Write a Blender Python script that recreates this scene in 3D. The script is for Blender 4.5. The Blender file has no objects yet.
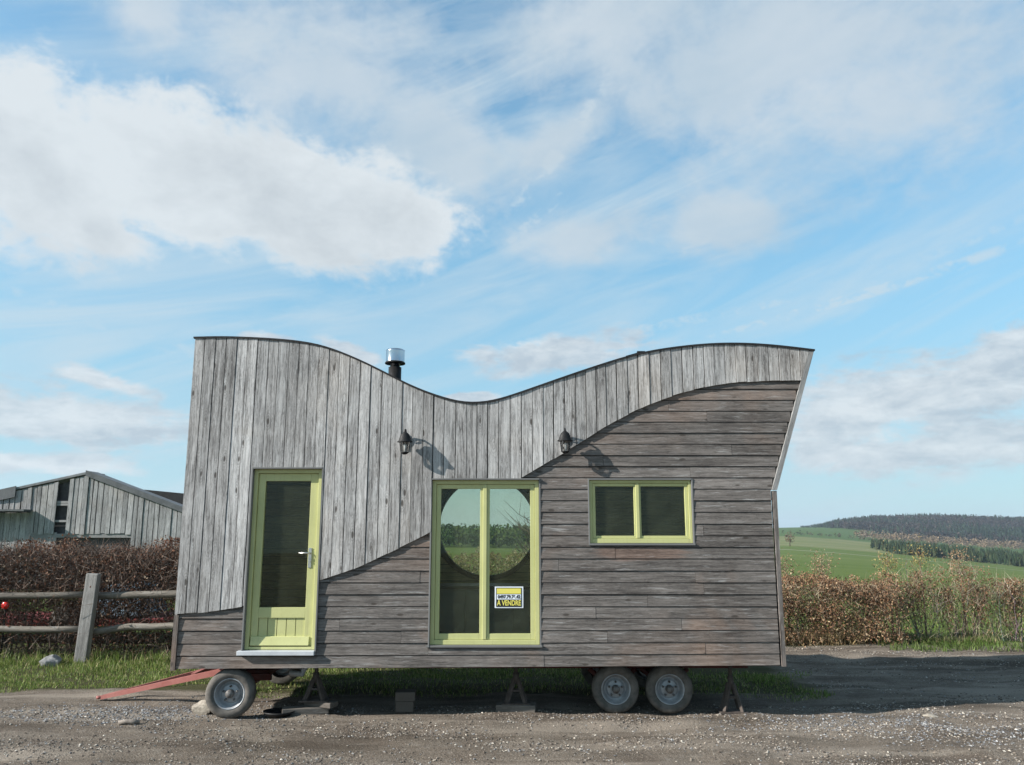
import bpy, math, random
import numpy as np
from mathutils import Vector, Matrix
random.seed(11); rng = np.random.default_rng(11)
R = math.radians
S = bpy.context.scene
COL = S.collection

# ------------------------------------------------------------------ camera
F, PW, PH = 800.0, 1024.0, 765.0
CAM = np.array([0.0, -9.1, 1.985]); HOR = 532.0
PITCH = math.atan((HOR - PH/2)/F)
FWD = np.array([0, math.cos(PITCH), math.sin(PITCH)])
UP = np.array([0, -math.sin(PITCH), math.cos(PITCH)])
RIGHT = np.array([1.0, 0, 0])
cd = bpy.data.cameras.new('camera'); cam = bpy.data.objects.new('camera', cd); COL.objects.link(cam)
cam.location = CAM; cam.rotation_euler = (R(90)+PITCH, 0, 0)
cd.sensor_fit = 'HORIZONTAL'; cd.sensor_width = 36; cd.lens = F/PW*36
cd.clip_start = 0.1; cd.clip_end = 12000
S.camera = cam
def ray(px, py): return FWD*F + RIGHT*(px-PW/2) + UP*(PH/2-py)
def at(px, py, y=0.0):                # point of the plane y = const seen at a pixel
    d = ray(px, py); return CAM + d*((y-CAM[1])/d[1])
def gnd(px, py, z=0.0):               # point of the plane z = const seen at a pixel
    d = ray(px, py); return CAM + d*((z-CAM[2])/d[2])

# ------------------------------------------------------------------ helpers
def tag(o, label=None, cat=None, group=None, kind=None):
    if label: o['label'] = label
    if cat: o['category'] = cat
    if group: o['group'] = group
    if kind: o['kind'] = kind
    return o
def empty(name, loc=(0,0,0), rz=0):
    o = bpy.data.objects.new(name, None); COL.objects.link(o); o.location = loc; o.rotation_euler = (0,0,rz)
    o.empty_display_size = .2
    return o
def copy_tree(o, parent=None):
    c = o.copy(); COL.objects.link(c); c.parent = parent
    for ch in list(o.children): copy_tree(ch, c)
    return c

class MB:
    def __init__(s): s.v=[]; s.f=[]; s.c=[]; s.g=[]; s.m=[]; s.sm=[]
    def face(s, idx, col=None, mat=0, smooth=False): s.f.append(idx); s.c.append(col or (1,1,1)); s.m.append(mat); s.sm.append(smooth)
    def verts(s, pts, g=None):
        n=len(s.v); s.v += [tuple(map(float,p)) for p in pts]
        s.g += g if g is not None else [(0,0,0)]*len(pts); return n
    def hexa(s, p, col=None, g=None, mat=0):
        # 8 points: front ring 0..3 (ccw seen from the front), back ring 4..7
        n=s.verts(p,g)
        for q in ((0,1,2,3),(7,6,5,4),(0,4,5,1),(1,5,6,2),(2,6,7,3),(3,7,4,0)): s.face([n+i for i in q],col,mat)
    def box(s, x0,x1,y0,y1,z0,z1, col=None, mat=0, g=None):
        s.hexa([(x0,y0,z0),(x1,y0,z0),(x1,y0,z1),(x0,y0,z1),(x0,y1,z0),(x1,y1,z0),(x1,y1,z1),(x0,y1,z1)],col,g,mat)
    def bar(s, a, b, w, h, up=(0,0,1), col=None):
        a=Vector(a); b=Vector(b); d=(b-a).normalized(); u=Vector(up); sx=d.cross(u)
        if sx.length<1e-4: sx=d.cross(Vector((1,0,0)))
        sx.normalize(); u=sx.cross(d).normalized(); X=sx*(w/2); U=u*(h/2)
        g=[]
        L=(b-a).length; r=random.random()
        for t in (0,L): g += [(t,0,r),(t,w,r),(t,w+h,r),(t,2*w+h,r)]
        s.hexa([a-X-U,a+X-U,a+X+U,a-X+U,b-X-U,b+X-U,b+X+U,b-X+U],col,g)
    def tube(s, pts, rad, n=8, col=None, mat=0, cap=True, smooth=True, r=None):
        pts=[Vector(p) for p in pts]
        if not hasattr(rad,'__len__'): rad=[rad]*len(pts)
        r = random.random() if r is None else r
        rings=[]; ref=None; L=0
        for i,p in enumerate(pts):
            d=(pts[min(i+1,len(pts)-1)]-pts[max(i-1,0)]).normalized()
            if ref is None: ref = d.orthogonal().normalized()
            a=(ref-d*ref.dot(d)); a = a.normalized() if a.length>1e-5 else d.orthogonal().normalized()
            ref=a; b=d.cross(a)
            if i: L+=(p-pts[i-1]).length
            ring=[p+(a*math.cos(2*math.pi*k/n)+b*math.sin(2*math.pi*k/n))*rad[i] for k in range(n)]
            rings.append(s.verts(ring,[(L,2*math.pi*rad[i]*abs(k/n-.5),r) for k in range(n)]))
        for i in range(len(rings)-1):
            for k in range(n):
                s.face([rings[i]+k,rings[i]+(k+1)%n,rings[i+1]+(k+1)%n,rings[i+1]+k],col,mat,smooth)
        if cap:
            s.face([rings[0]+k for k in range(n-1,-1,-1)],col,mat); s.face([rings[-1]+k for k in range(n)],col,mat)
    def lathe(s, prof, c=(0,0,0), n=24, axis='z', col=None, mat=0, smooth=True, cap=True):
        rings=[]
        for r,h in prof:
            ring=[]
            for k in range(n):
                a=2*math.pi*k/n; u,v=r*math.cos(a),r*math.sin(a)
                ring.append((c[0]+u,c[1]+v,c[2]+h) if axis=='z' else (c[0]+u,c[1]+h,c[2]-v))
            rings.append(s.verts(ring))
        for i in range(len(rings)-1):
            for k in range(n):
                s.face([rings[i]+k,rings[i]+(k+1)%n,rings[i+1]+(k+1)%n,rings[i+1]+k],col,mat,smooth)
        if prof[0]==prof[-1] or not cap: return
        if prof[0][0]>1e-6: s.face([rings[0]+k for k in range(n-1,-1,-1)],col,mat)
        if prof[-1][0]>1e-6: s.face([rings[-1]+k for k in range(n)],col,mat)
    def build(s, name, mat, parent=None, bevel=0):
        me=bpy.data.meshes.new(name); me.from_pydata(s.v,[],s.f)
        for m in (mat if isinstance(mat,(list,tuple)) else [mat]): me.materials.append(m)
        me.polygons.foreach_set('material_index',s.m); me.polygons.foreach_set('use_smooth',s.sm)
        ca=me.attributes.new('col','FLOAT_COLOR','FACE')
        ca.data.foreach_set('color',np.array([(c[0],c[1],c[2],1) for c in s.c],dtype=np.float32).ravel())
        ga=me.attributes.new('gr','FLOAT_VECTOR','POINT'); ga.data.foreach_set('vector',np.array(s.g,dtype=np.float32).ravel())
        me.update()
        o=bpy.data.objects.new(name,me); COL.objects.link(o); o.parent=parent
        if bevel:
            b=o.modifiers.new('bevel','BEVEL'); b.width=bevel; b.segments=2; b.limit_method='ANGLE'
        return o

def np_mesh(name, V, Fq, C, mat, parent=None, smooth=False, kind=None):
    """fast mesh: V (n,3), Fq (m,k) faces all of k corners, C (m,3) face colours"""
    me=bpy.data.meshes.new(name); m,k=Fq.shape
    me.vertices.add(len(V)); me.vertices.foreach_set('co',V.astype(np.float32).ravel())
    me.loops.add(m*k); me.loops.foreach_set('vertex_index',Fq.astype(np.int32).ravel())
    me.polygons.add(m); me.polygons.foreach_set('loop_start',(np.arange(m)*k).astype(np.int32))
    me.polygons.foreach_set('use_smooth',np.full(m,smooth))
    me.materials.append(mat); me.update(calc_edges=True)
    if C is not None:
        ca=me.attributes.new('col','FLOAT_COLOR','FACE')
        ca.data.foreach_set('color',np.concatenate([C,np.ones((m,1))],1).astype(np.float32).ravel())
    me.validate()
    o=bpy.data.objects.new(name,me); COL.objects.link(o); o.parent=parent
    if kind: o['kind']=kind
    return o
def rand_dirs(n):
    v=rng.normal(size=(n,3)); return v/np.linalg.norm(v,axis=1,keepdims=True)
def leaf_geo(P, size, aspect=.6, flat=0.0):
    """one bent leaf of four corners at each point"""
    n=len(P); a=rand_dirs(n); b=np.cross(a,rand_dirs(n)); b/=np.linalg.norm(b,axis=1,keepdims=True)+1e-9
    size=np.broadcast_to(size,(n,))[:,None]
    nn=np.cross(a,b)
    V=np.stack([P-a*size/2, P+b*size*aspect/2+nn*size*.12, P+a*size/2, P-b*size*aspect/2+nn*size*.12],1).reshape(-1,3)
    return V, np.arange(4*n).reshape(n,4)
def palette(n, cols, w=None, jit=.18):
    cols=np.array(cols); i=rng.choice(len(cols),n,p=None if w is None else np.array(w)/np.sum(w))
    return np.clip(cols[i]*(1+rng.normal(0,jit,(n,1))),.005,1)
def blades_geo(P, h, w, lean=.35):
    n=len(P); a=rng.uniform(0,2*np.pi,n); d=np.stack([np.cos(a),np.sin(a),0*a],1)
    b=rng.uniform(0,2*np.pi,n); l=np.stack([np.cos(b),np.sin(b),0*b],1)*(np.abs(rng.normal(0,lean,n))[:,None])
    h=np.broadcast_to(h,(n,))[:,None]; w=np.broadcast_to(w,(n,))[:,None]
    up=np.array([[0,0,1.0]])
    V=np.stack([P-d*w/2,P+d*w/2,P+d*w*.35+(up*.55+l*.4)*h,P-d*w*.35+(up*.55+l*.4)*h,
                P+(up*(1-.25*np.linalg.norm(l,axis=1,keepdims=True))+l)*h],1).reshape(-1,3)
    i=np.arange(n)[:,None]*5
    F1=np.concatenate([i+0,i+1,i+2,i+3],1); F2=np.concatenate([i+3,i+2,i+4,i+4],1)
    # quads and a tip triangle written as two triangles sets
    T=np.concatenate([F1[:,[0,1,2]],F1[:,[0,2,3]],F2[:,[0,1,2]]],0)
    return V,T
def merge(parts):
    V=[];Fq=[];C=[];n=0
    for v,f,c in parts: V.append(v);Fq.append(f+n);C.append(c);n+=len(v)
    return np.concatenate(V),np.concatenate(Fq),np.concatenate(C)
def spline(xs, ys):
    xs=np.array(xs,float);ys=np.array(ys,float);n=len(xs);h=np.diff(xs)
    A=np.zeros((n,n));b=np.zeros(n);A[0,0]=A[-1,-1]=1
    for i in range(1,n-1):
        A[i,i-1]=h[i-1];A[i,i]=2*(h[i-1]+h[i]);A[i,i+1]=h[i];b[i]=6*((ys[i+1]-ys[i])/h[i]-(ys[i]-ys[i-1])/h[i-1])
    M=np.linalg.solve(A,b)
    def f(x):
        x=min(max(x,xs[0]),xs[-1]); i=min(max(int(np.searchsorted(xs,x))-1,0),n-2)
        t=x-xs[i];u=xs[i+1]-x;H=h[i]
        return M[i]*u**3/(6*H)+M[i+1]*t**3/(6*H)+(ys[i]/H-M[i]*H/6)*u+(ys[i+1]/H-M[i+1]*H/6)*t
    return f

# ------------------------------------------------------------------ materials
class NT:
    def __init__(s, mat): s.t=mat.node_tree; s.n=s.t.nodes; s.l=s.t.links
    def node(s, typ, **kw):
        n=s.n.new(typ)
        for k,v in kw.items(): setattr(n,k,v)
        return n
    def put(s, sock, v):
        if isinstance(v, bpy.types.NodeSocket): s.l.new(v, sock)
        elif isinstance(v,(tuple,list)) and len(v)==3 and sock.type=='RGBA': sock.default_value=(*v,1)
        else: sock.default_value=v
    def m(s, op, a, b=None, c=None, clamp=False):
        n=s.node('ShaderNodeMath',operation=op,use_clamp=clamp); s.put(n.inputs[0],a)
        if b is not None: s.put(n.inputs[1],b)
        if c is not None: s.put(n.inputs[2],c)
        return n.outputs[0]
    def vm(s, op, a, b=None):
        n=s.node('ShaderNodeVectorMath',operation=op); s.put(n.inputs[0],a)
        if b is not None: s.put(n.inputs[1],b)
        return n.outputs['Value'] if op in('DOT_PRODUCT','LENGTH','DISTANCE') else n.outputs[0]
    def noise(s, vec, scale=1, detail=4, rough=.55, dist=0):
        n=s.node('ShaderNodeTexNoise'); s.put(n.inputs['Vector'],vec); n.inputs['Scale'].default_value=scale
        n.inputs['Detail'].default_value=detail; n.inputs['Roughness'].default_value=rough; n.inputs['Distortion'].default_value=dist
        return n.outputs[0]
    def mr(s, v, a,b, c=0.0,d=1.0, smooth=False):
        n=s.node('ShaderNodeMapRange'); n.clamp=True
        if smooth: n.interpolation_type='SMOOTHSTEP'
        s.put(n.inputs[0],v)
        for i,q in enumerate((a,b,c,d)): s.put(n.inputs[i+1],q)
        return n.outputs[0]
    def mix(s, f, a, b, blend='MIX'):
        n=s.node('ShaderNodeMix',data_type='RGBA',blend_type=blend); n.clamp_factor=True
        s.put(n.inputs[0],f); s.put(n.inputs[6],a); s.put(n.inputs[7],b); return n.outputs[2]
    def comb(s,x,y,z):
        n=s.node('ShaderNodeCombineXYZ'); s.put(n.inputs[0],x);s.put(n.inputs[1],y);s.put(n.inputs[2],z); return n.outputs[0]
    def sep(s,v):
        n=s.node('ShaderNodeSeparateXYZ'); s.put(n.inputs[0],v); return n.outputs
    def bump(s,h,strength,dist):
        n=s.node('ShaderNodeBump'); n.inputs['Strength'].default_value=strength; n.inputs['Distance'].default_value=dist
        s.put(n.inputs['Height'],h); return n.outputs[0]
    def attr(s,name):
        return s.node('ShaderNodeAttribute',attribute_name=name)
def new_mat(name, col=(.5,.5,.5), rough=.6, metal=0, spec=.5):
    m=bpy.data.materials.new(name); m.use_nodes=True; b=m.node_tree.nodes['Principled BSDF']
    b.inputs['Base Color'].default_value=(*col,1); b.inputs['Roughness'].default_value=rough
    b.inputs['Metallic'].default_value=metal; b.inputs['Specular IOR Level'].default_value=spec
    t=NT(m); return m,t,b
def wood_mat(name, dark, light, tint=None, tintamt=.0, knots=1.0, white=0.25, bump=.5, crack=.5, lines=0, stain=None, lo=.6, hi=.98, br2=(.62,1.04)):
    m,t,b=new_mat(name,rough=.82,spec=.25)
    g=t.sep(t.attr('gr').outputs['Vector']); a,c,r=g[0],g[1],g[2]
    r37=t.m('MULTIPLY',r,37.0)
    v1=t.comb(t.m('MULTIPLY',a,2.2),t.m('MULTIPLY',c,60.0),r37)
    fine=t.noise(v1,1,6,.65,.4)
    v2=t.comb(t.m('MULTIPLY',a,1.1),t.m('MULTIPLY',c,11.0),r37)
    broad=t.noise(v2,1,5,.6,.8)
    v3=t.comb(t.m('MULTIPLY',a,8.0),t.m('MULTIPLY',c,48.0),r37)
    mott=t.noise(v3,1,4,.7,1.5)
    geo=t.node('ShaderNodeNewGeometry').outputs['Position']
    patch=t.noise(geo,1.1,4,.6)
    wn=t.node('ShaderNodeTexWhiteNoise',noise_dimensions='1D'); t.put(wn.inputs['W'],r37); wv=wn.outputs['Value']
    f=t.m('ADD',t.m('MULTIPLY',t.m('SUBTRACT',fine,.1),.62),t.m('MULTIPLY',broad,.46))
    f=t.m('ADD',f,t.m('MULTIPLY',t.m('SUBTRACT',mott,.5),.5)); f=t.m('ADD',f,.17)
    f=t.m('ADD',f,t.m('MULTIPLY',patch,.28))
    f=t.mr(f,lo,hi)
    col=t.mix(f,dark,light)
    # pale, chalky weathered streaks
    vs=t.comb(t.m('MULTIPLY',a,3.2),t.m('MULTIPLY',c,38.0),t.m('ADD',r37,9.0))
    st=t.mr(t.noise(vs,1,5,.7,.6),.56,.74)
    col=t.mix(t.m('MULTIPLY',st,white),col,(.62,.63,.62))
    # long dark checks in the grain
    vc=t.comb(t.m('MULTIPLY',a,2.6),t.m('MULTIPLY',c,95.0),t.m('ADD',r37,4.0))
    ck=t.mr(t.noise(vc,1,3,.6,.3),.62,.70)
    col=t.mix(t.m('MULTIPLY',ck,crack),col,(.035,.033,.03))
    if tint:
        tn=t.mr(t.noise(geo,.75,3,.6,.6),.5,.72); tn=t.m('MULTIPLY',tn,t.mr(wv,.2,1,.25,1))
        col=t.mix(t.m('MULTIPLY',tn,tintamt),col,t.mix(f,tint,[min(1,q*1.9) for q in tint]))
    # knots
    vk=t.comb(t.m('MULTIPLY',a,3.0),t.m('MULTIPLY',c,8.0),t.m('MULTIPLY',r,91.0))
    vo=t.node('ShaderNodeTexVoronoi'); vo.inputs['Scale'].default_value=1; t.put(vo.inputs['Vector'],vk)
    d=vo.outputs['Distance']
    sel=t.m('GREATER_THAN',t.sep(vo.outputs['Color'])[0],.25)
    kn=t.m('MULTIPLY',t.mr(d,.07,.15,1,0),sel)
    ring=t.m('MULTIPLY',t.mr(t.m('SINE',t.m('MULTIPLY',t.m('ADD',d,t.m('MULTIPLY',mott,.08)),62.0)),-.2,1),t.m('MULTIPLY',t.mr(d,.12,.48,1,0),sel))
    col=t.mix(t.m('MULTIPLY',ring,.5*knots),col,(.09,.085,.08))
    col=t.mix(t.m('MULTIPLY',kn,.95*knots),col,(.05,.042,.035))
    ax=t.m('MULTIPLY',t.m('ABSOLUTE',t.m('SUBTRACT',t.m('FRACT',t.m('ADD',t.m('DIVIDE',a,.62),t.m('MULTIPLY',wv,.09))),.5)),.62)
    cx_=t.m('MINIMUM',t.m('ABSOLUTE',t.m('SUBTRACT',c,.028)),t.m('ABSOLUTE',t.m('SUBTRACT',c,.094)))
    nd=t.m('SQRT',t.m('ADD',t.m('MULTIPLY',ax,ax),t.m('MULTIPLY',cx_,cx_)))
    col=t.mix(t.mr(nd,.003,.008,.4,0),col,(.045,.035,.03))
    if lines:
        fr=t.m('FRACT',t.m('DIVIDE',c,lines)); col=t.mix(t.mr(fr,.05,.1,.85,0),col,(.01,.009,.008))
    if stain:
        dd=t.vm('LENGTH',t.vm('MULTIPLY',t.vm('SUBTRACT',geo,stain[0]),stain[1]))
        sm=t.m('ADD',t.mr(dd,.5,1.1,1,0),t.m('MULTIPLY',t.m('SUBTRACT',broad,.5),1.6)); sm=t.m('MULTIPLY',t.mr(sm,.35,.75),t.mr(dd,.8,1.3,1,0))
        col=t.mix(t.m('MULTIPLY',sm,.5),col,t.mix(f,(.08,.045,.03),(.30,.18,.13)))
    br=t.mr(wv,0,1,*br2)
    hs=t.node('ShaderNodeHueSaturation'); t.put(hs.inputs['Value'],br); t.put(hs.inputs['Color'],col)
    t.put(b.inputs['Base Color'],hs.outputs[0])
    hgt=t.m('SUBTRACT',t.m('ADD',fine,t.m('MULTIPLY',mott,.5)),t.m('MULTIPLY',t.m('ADD',ck,kn),.6))
    t.put(b.inputs['Normal'],t.bump(hgt,bump,.004))
    return m
def attr_mat(name, rough=.7, spec=.2, trans=0, mul=1.0):
    m,t,b=new_mat(name,rough=rough,spec=spec); c=t.mix(1.0,t.attr('col').outputs['Color'],(.82,.82,.82),'MULTIPLY')
    t.put(b.inputs['Base Color'],c)
    if trans:
        tr=t.node('ShaderNodeBsdfTranslucent'); t.put(tr.inputs[0],c)
        mx=t.node('ShaderNodeMixShader'); mx.inputs[0].default_value=trans
        t.l.new(b.outputs[0],mx.inputs[1]); t.l.new(tr.outputs[0],mx.inputs[2])
        t.l.new(mx.outputs[0],t.n['Material Output'].inputs[0])
    return m
def rough_mat(name, col, col2, scale=8, rough=.7, metal=0, bump=.3, spec=.4):
    m,t,b=new_mat(name,rough=rough,metal=metal,spec=spec)
    p=t.node('ShaderNodeTexCoord').outputs['Object']
    n=t.noise(p,scale,6,.65); n2=t.noise(p,scale*6,4,.6)
    t.put(b.inputs['Base Color'],t.mix(t.mr(n,.35,.7),col,col2))
    t.put(b.inputs['Roughness'],t.mr(n2,.3,.7,rough*.8,min(1,rough*1.2)))
    t.put(b.inputs['Normal'],t.bump(t.m('ADD',n,t.m('MULTIPLY',n2,.4)),bump,.01))
    return m
M={}
M['vert']=wood_mat('weathered_upright_boards',(.115,.11,.106),(.54,.53,.515),(.24,.195,.15),.35,knots=.9,white=.8,crack=.6,lo=.62,hi=.92)
M['horiz']=wood_mat('weathered_level_boards',(.050,.044,.040),(.225,.203,.186),(.19,.115,.075),.5,knots=.9,white=.42,crack=.7,lo=.60,hi=.98,br2=(.74,1.0),stain=(tuple(at(640,553)),(1.5,1,9)))
M['trim']=wood_mat('weathered_trim',(.13,.13,.127),(.33,.33,.32),knots=.5,white=.35)
M['barnwood']=wood_mat('barn_boards',(.11,.108,.107),(.47,.465,.46),(.24,.2,.16),.35,knots=.7,white=.6,crack=.8)
M['railwood']=wood_mat('rail_wood',(.09,.078,.062),(.27,.24,.2),knots=.7,white=.4)
M['postwood']=wood_mat('post_wood',(.11,.105,.098),(.40,.39,.37),knots=.8,white=.5)
M['block']=wood_mat('block_wood',(.07,.06,.05),(.2,.175,.15),knots=.6,white=.2)
M['lining']=wood_mat('interior_boards',(.16,.14,.07),(.45,.39,.20),knots=.5,white=0,crack=.4,lines=.11)
def paint():
    m,t,b=new_mat('yellow_green_paint',rough=.42,spec=.4)
    p=t.node('ShaderNodeTexCoord').outputs['Object']
    n=t.noise(p,2.5,5,.6); q=t.noise(p,30,3,.6)
    c=t.mix(t.mr(n,.3,.7),(.41,.415,.18),(.485,.485,.225))
    c=t.mix(t.mr(q,.66,.76,0,.55),c,(.36,.35,.15))
    r_=t.noise(t.comb(t.m('MULTIPLY',t.sep(p)[0],26.0),t.m('MULTIPLY',t.sep(p)[1],26.0),t.m('MULTIPLY',t.sep(p)[2],2.2)),1,5,.65)
    c=t.mix(t.mr(r_,.54,.72,0,.4),c,(.33,.31,.16))
    t.put(b.inputs['Base Color'],c); t.put(b.inputs['Normal'],t.bump(q,.12,.003)); return m
M['paint']=paint()
def glass(name, refl=.035, tint=(.86,.9,.84), dust=0):
    m=bpy.data.materials.new(name); m.use_nodes=True; t=NT(m)
    for n in list(t.n):
        if n.type=='BSDF_PRINCIPLED': t.n.remove(n)
    tr=t.node('ShaderNodeBsdfTransparent'); tr.inputs[0].default_value=(*tint,1)
    gl=t.node('ShaderNodeBsdfGlossy'); gl.inputs['Roughness'].default_value=.01
    lw=t.node('ShaderNodeLayerWeight'); lw.inputs[0].default_value=.35
    mx=t.node('ShaderNodeMixShader')
    t.put(mx.inputs[0],t.m('ADD',t.m('MULTIPLY',lw.outputs['Fresnel'],.25),refl,clamp=True))
    t.l.new(tr.outputs[0],mx.inputs[1]); t.l.new(gl.outputs[0],mx.inputs[2])
    if dust:
        df=t.node('ShaderNodeBsdfDiffuse'); df.inputs[0].default_value=(.40,.45,.30,1); m2_=t.node('ShaderNodeMixShader')
        p=t.node('ShaderNodeTexCoord').outputs['Object']
        t.put(m2_.inputs[0],t.mr(t.noise(p,3.5,6,.65,.6),.3,.75,dust*.4,dust*1.7)); t.l.new(mx.outputs[0],m2_.inputs[1]); t.l.new(df.outputs[0],m2_.inputs[2]); mx=m2_
    t.l.new(mx.outputs[0],t.n['Material Output'].inputs[0]); return m
M['glass']=glass('window_glass',.008,(.88,.9,.84),.026)
M['lampglass']=glass('lantern_glass',.12,(.9,.9,.88))
M['dark']=new_mat('black_membrane',(.012,.012,.013),.85)[0]
M['roof']=rough_mat('dark_roofing',(.008,.008,.009),(.016,.016,.017),5,.85)
M['iron']=rough_mat('black_iron',(.006,.006,.0065),(.012,.012,.012),20,.6,0,.15,.25)
M['steel']=new_mat('polished_steel',(.50,.51,.53),.14,1)[0]
M['handle']=new_mat('satin_metal',(.62,.6,.55),.35,1)[0]
M['sill']=rough_mat('aluminium_sill',(.40,.42,.44),(.5,.52,.54),6,.45,0,.05)
M['red']=rough_mat('faded_red_paint',(.24,.075,.062),(.31,.12,.10),5,.7,0,.2)
M['redbed']=rough_mat('bright_red_paint',(.20,.025,.02),(.26,.04,.03),4,.6,0,.1)
M['redrust']=rough_mat('rusty_red_chassis',(.10,.022,.018),(.05,.024,.018),6,.8,0,.3)
M['rubber']=rough_mat('dusty_rubber',(.075,.07,.063),(.16,.145,.128),9,.9,0,.3,.15)
M['rim']=rough_mat('dusty_rim',(.24,.25,.26),(.42,.43,.44),9,.5,.35,.15)
M['hub']=rough_mat('greasy_hub',(.06,.055,.05),(.2,.19,.18),20,.6,.3,.2)
M['jack']=rough_mat('rusty_jack_steel',(.05,.04,.034),(.10,.08,.068),14,.8,.1,.3)
M['concrete']=rough_mat('concrete',(.2,.19,.175),(.3,.285,.26),9,.9,0,.4)
M['stone']=rough_mat('grey_stone',(.10,.10,.10),(.26,.26,.255),10,.9,0,.6)
M['palestone']=rough_mat('pale_stone',(.22,.19,.155),(.37,.33,.27),10,.9,0,.6)
M['stick']=rough_mat('grey_stick',(.12,.10,.085),(.27,.235,.2),25,.9,0,.5)
M['leaf']=attr_mat('leaves',.6,.2,.25)
M['farleaf']=attr_mat('far_foliage',.9,.05)
M['bark']=attr_mat('bark',.9,.1)
M['grass']=attr_mat('grass_blades',.55,.25,.3)
M['pebble']=attr_mat('pebbles',.85,.2)
M['barnroof']=rough_mat('fibre_cement_roof',(.10,.105,.11),(.19,.195,.2),3,.9,0,.2)
M['barnedge']=rough_mat('grey_bargeboard',(.06,.066,.07),(.11,.116,.12),3,.8,0,.2)
M['sheet']=rough_mat('blue_grey_sheet',(.15,.18,.21),(.26,.29,.32),2,.8,0,.2)
M['tarp']=rough_mat('pale_blue_tarp',(.09,.14,.19),(.2,.28,.34),3,.6,0,.3)
M['reflector']=new_mat('red_reflector',(.75,.02,.015),.25,0,.8)[0]
M['white']=rough_mat('white_plastic',(.6,.6,.6),(.72,.72,.72),6,.4)
M['yellow']=new_mat('yellow_card',(.66,.59,.12),.4)[0]
M['card']=new_mat('black_card',(.012,.012,.014),.4)[0]
M['whitecard']=new_mat('white_card',(.72,.76,.8),.4)[0]
M['cab']=rough_mat('slate_grey_cupboard',(.13,.135,.15),(.19,.195,.21),3,.6)
M['furn']=rough_mat('dark_furniture',(.03,.028,.03),(.06,.055,.055),6,.6)

# ------------------------------------------------------------------ terrain
def rs(row): return np.tan(np.arctan((row-PH/2)/F)-PITCH)
_d=np.array([20,40,80,200,450,700,1000,1400,2000,4500.])
_u=np.array([-.6,-.12,.1,.34,.395,.45,.52,.64,.9])
_rows=np.array([
 # 20     40     80    200   450   700  1000  1400  2000  4500
 [618.4,575.2,553.6,542.6,537.5,536, 535, 534, 533.6,533],
 [618.4,575.2,557,  549,  541,  537, 536, 535, 534,  533],
 [618.4,578,  562,  552,  543,  537, 534, 532, 532,  532],
 [618.4,590,  575,  561,  546,  537, 530, 527.5,528.5,531],
 [618.4,590,  577,  563,  549,  540, 532.5, 526.5,530, 531],
 [618.4,590,  579,  566,  553,  544, 538, 522,528,530],
 [618.4,590,  580,  569,  558,  548, 542, 520.5,527,530],
 [618.4,590,  582,  577,  569,  556, 548, 524,526,530],
 [618.4,590,  584,  580,  574,  560, 548, 524,526,530]])
_s=rs(_rows); _s[:,0]=CAM[2]/20; _s[:,1]=np.minimum(_s[:,1],CAM[2]/40*1.12)
def terr(x, y):
    """height of the land; x, y arrays"""
    x=np.asarray(x,float); y=np.asarray(y,float); d=y-CAM[1]
    u=np.clip(x/np.maximum(d,1),-.6,.9); ld=np.log(np.clip(d,20,4500)); L=np.log(_d)
    j=np.clip(np.searchsorted(L,ld)-1,0,len(L)-2); tj=(ld-L[j])/(L[j+1]-L[j])
    i=np.clip(np.searchsorted(_u,u)-1,0,len(_u)-2); ti=(u-_u[i])/(_u[i+1]-_u[i])
    s=(_s[i,j]*(1-ti)*(1-tj)+_s[i+1,j]*ti*(1-tj)+_s[i,j+1]*(1-ti)*tj+_s[i+1,j+1]*ti*tj)
    z=CAM[2]-np.maximum(d,20)*s
    t=np.clip((d-20)/12,0,1); z=z*t*t*(3-2*t)
    near=np.clip((18-d)/3,0,1)
    z=z+near*(.012*np.sin(x*2.1+np.sin(y*3.7))*np.sin(y*2.9+.6*x)+.008*np.sin(x*5.3+1)*np.sin(y*6.1))
    a=np.random.default_rng(5)
    for _ in range(26):
        f=a.uniform(4,26); th=a.uniform(0,np.pi); ph=a.uniform(0,6.28)
        z=z+near*np.where(np.abs(y)<60,.026/f*np.sin(f*(x*np.cos(th)*.6+y*np.sin(th))+ph),0)
    for yc,wd,dp in ((-1.55,.16,.03),(-.35,.16,.022),(.9,.13,.016)):     # wheel ruts along the lane
        yw=yc+.12*np.sin(x*.45+yc)
        dp*=.55; z=z-near*dp*np.exp(-((y-yw)/wd)**2)+near*dp*.6*np.exp(-((y-yw-2*wd)/wd)**2)
    return z
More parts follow.
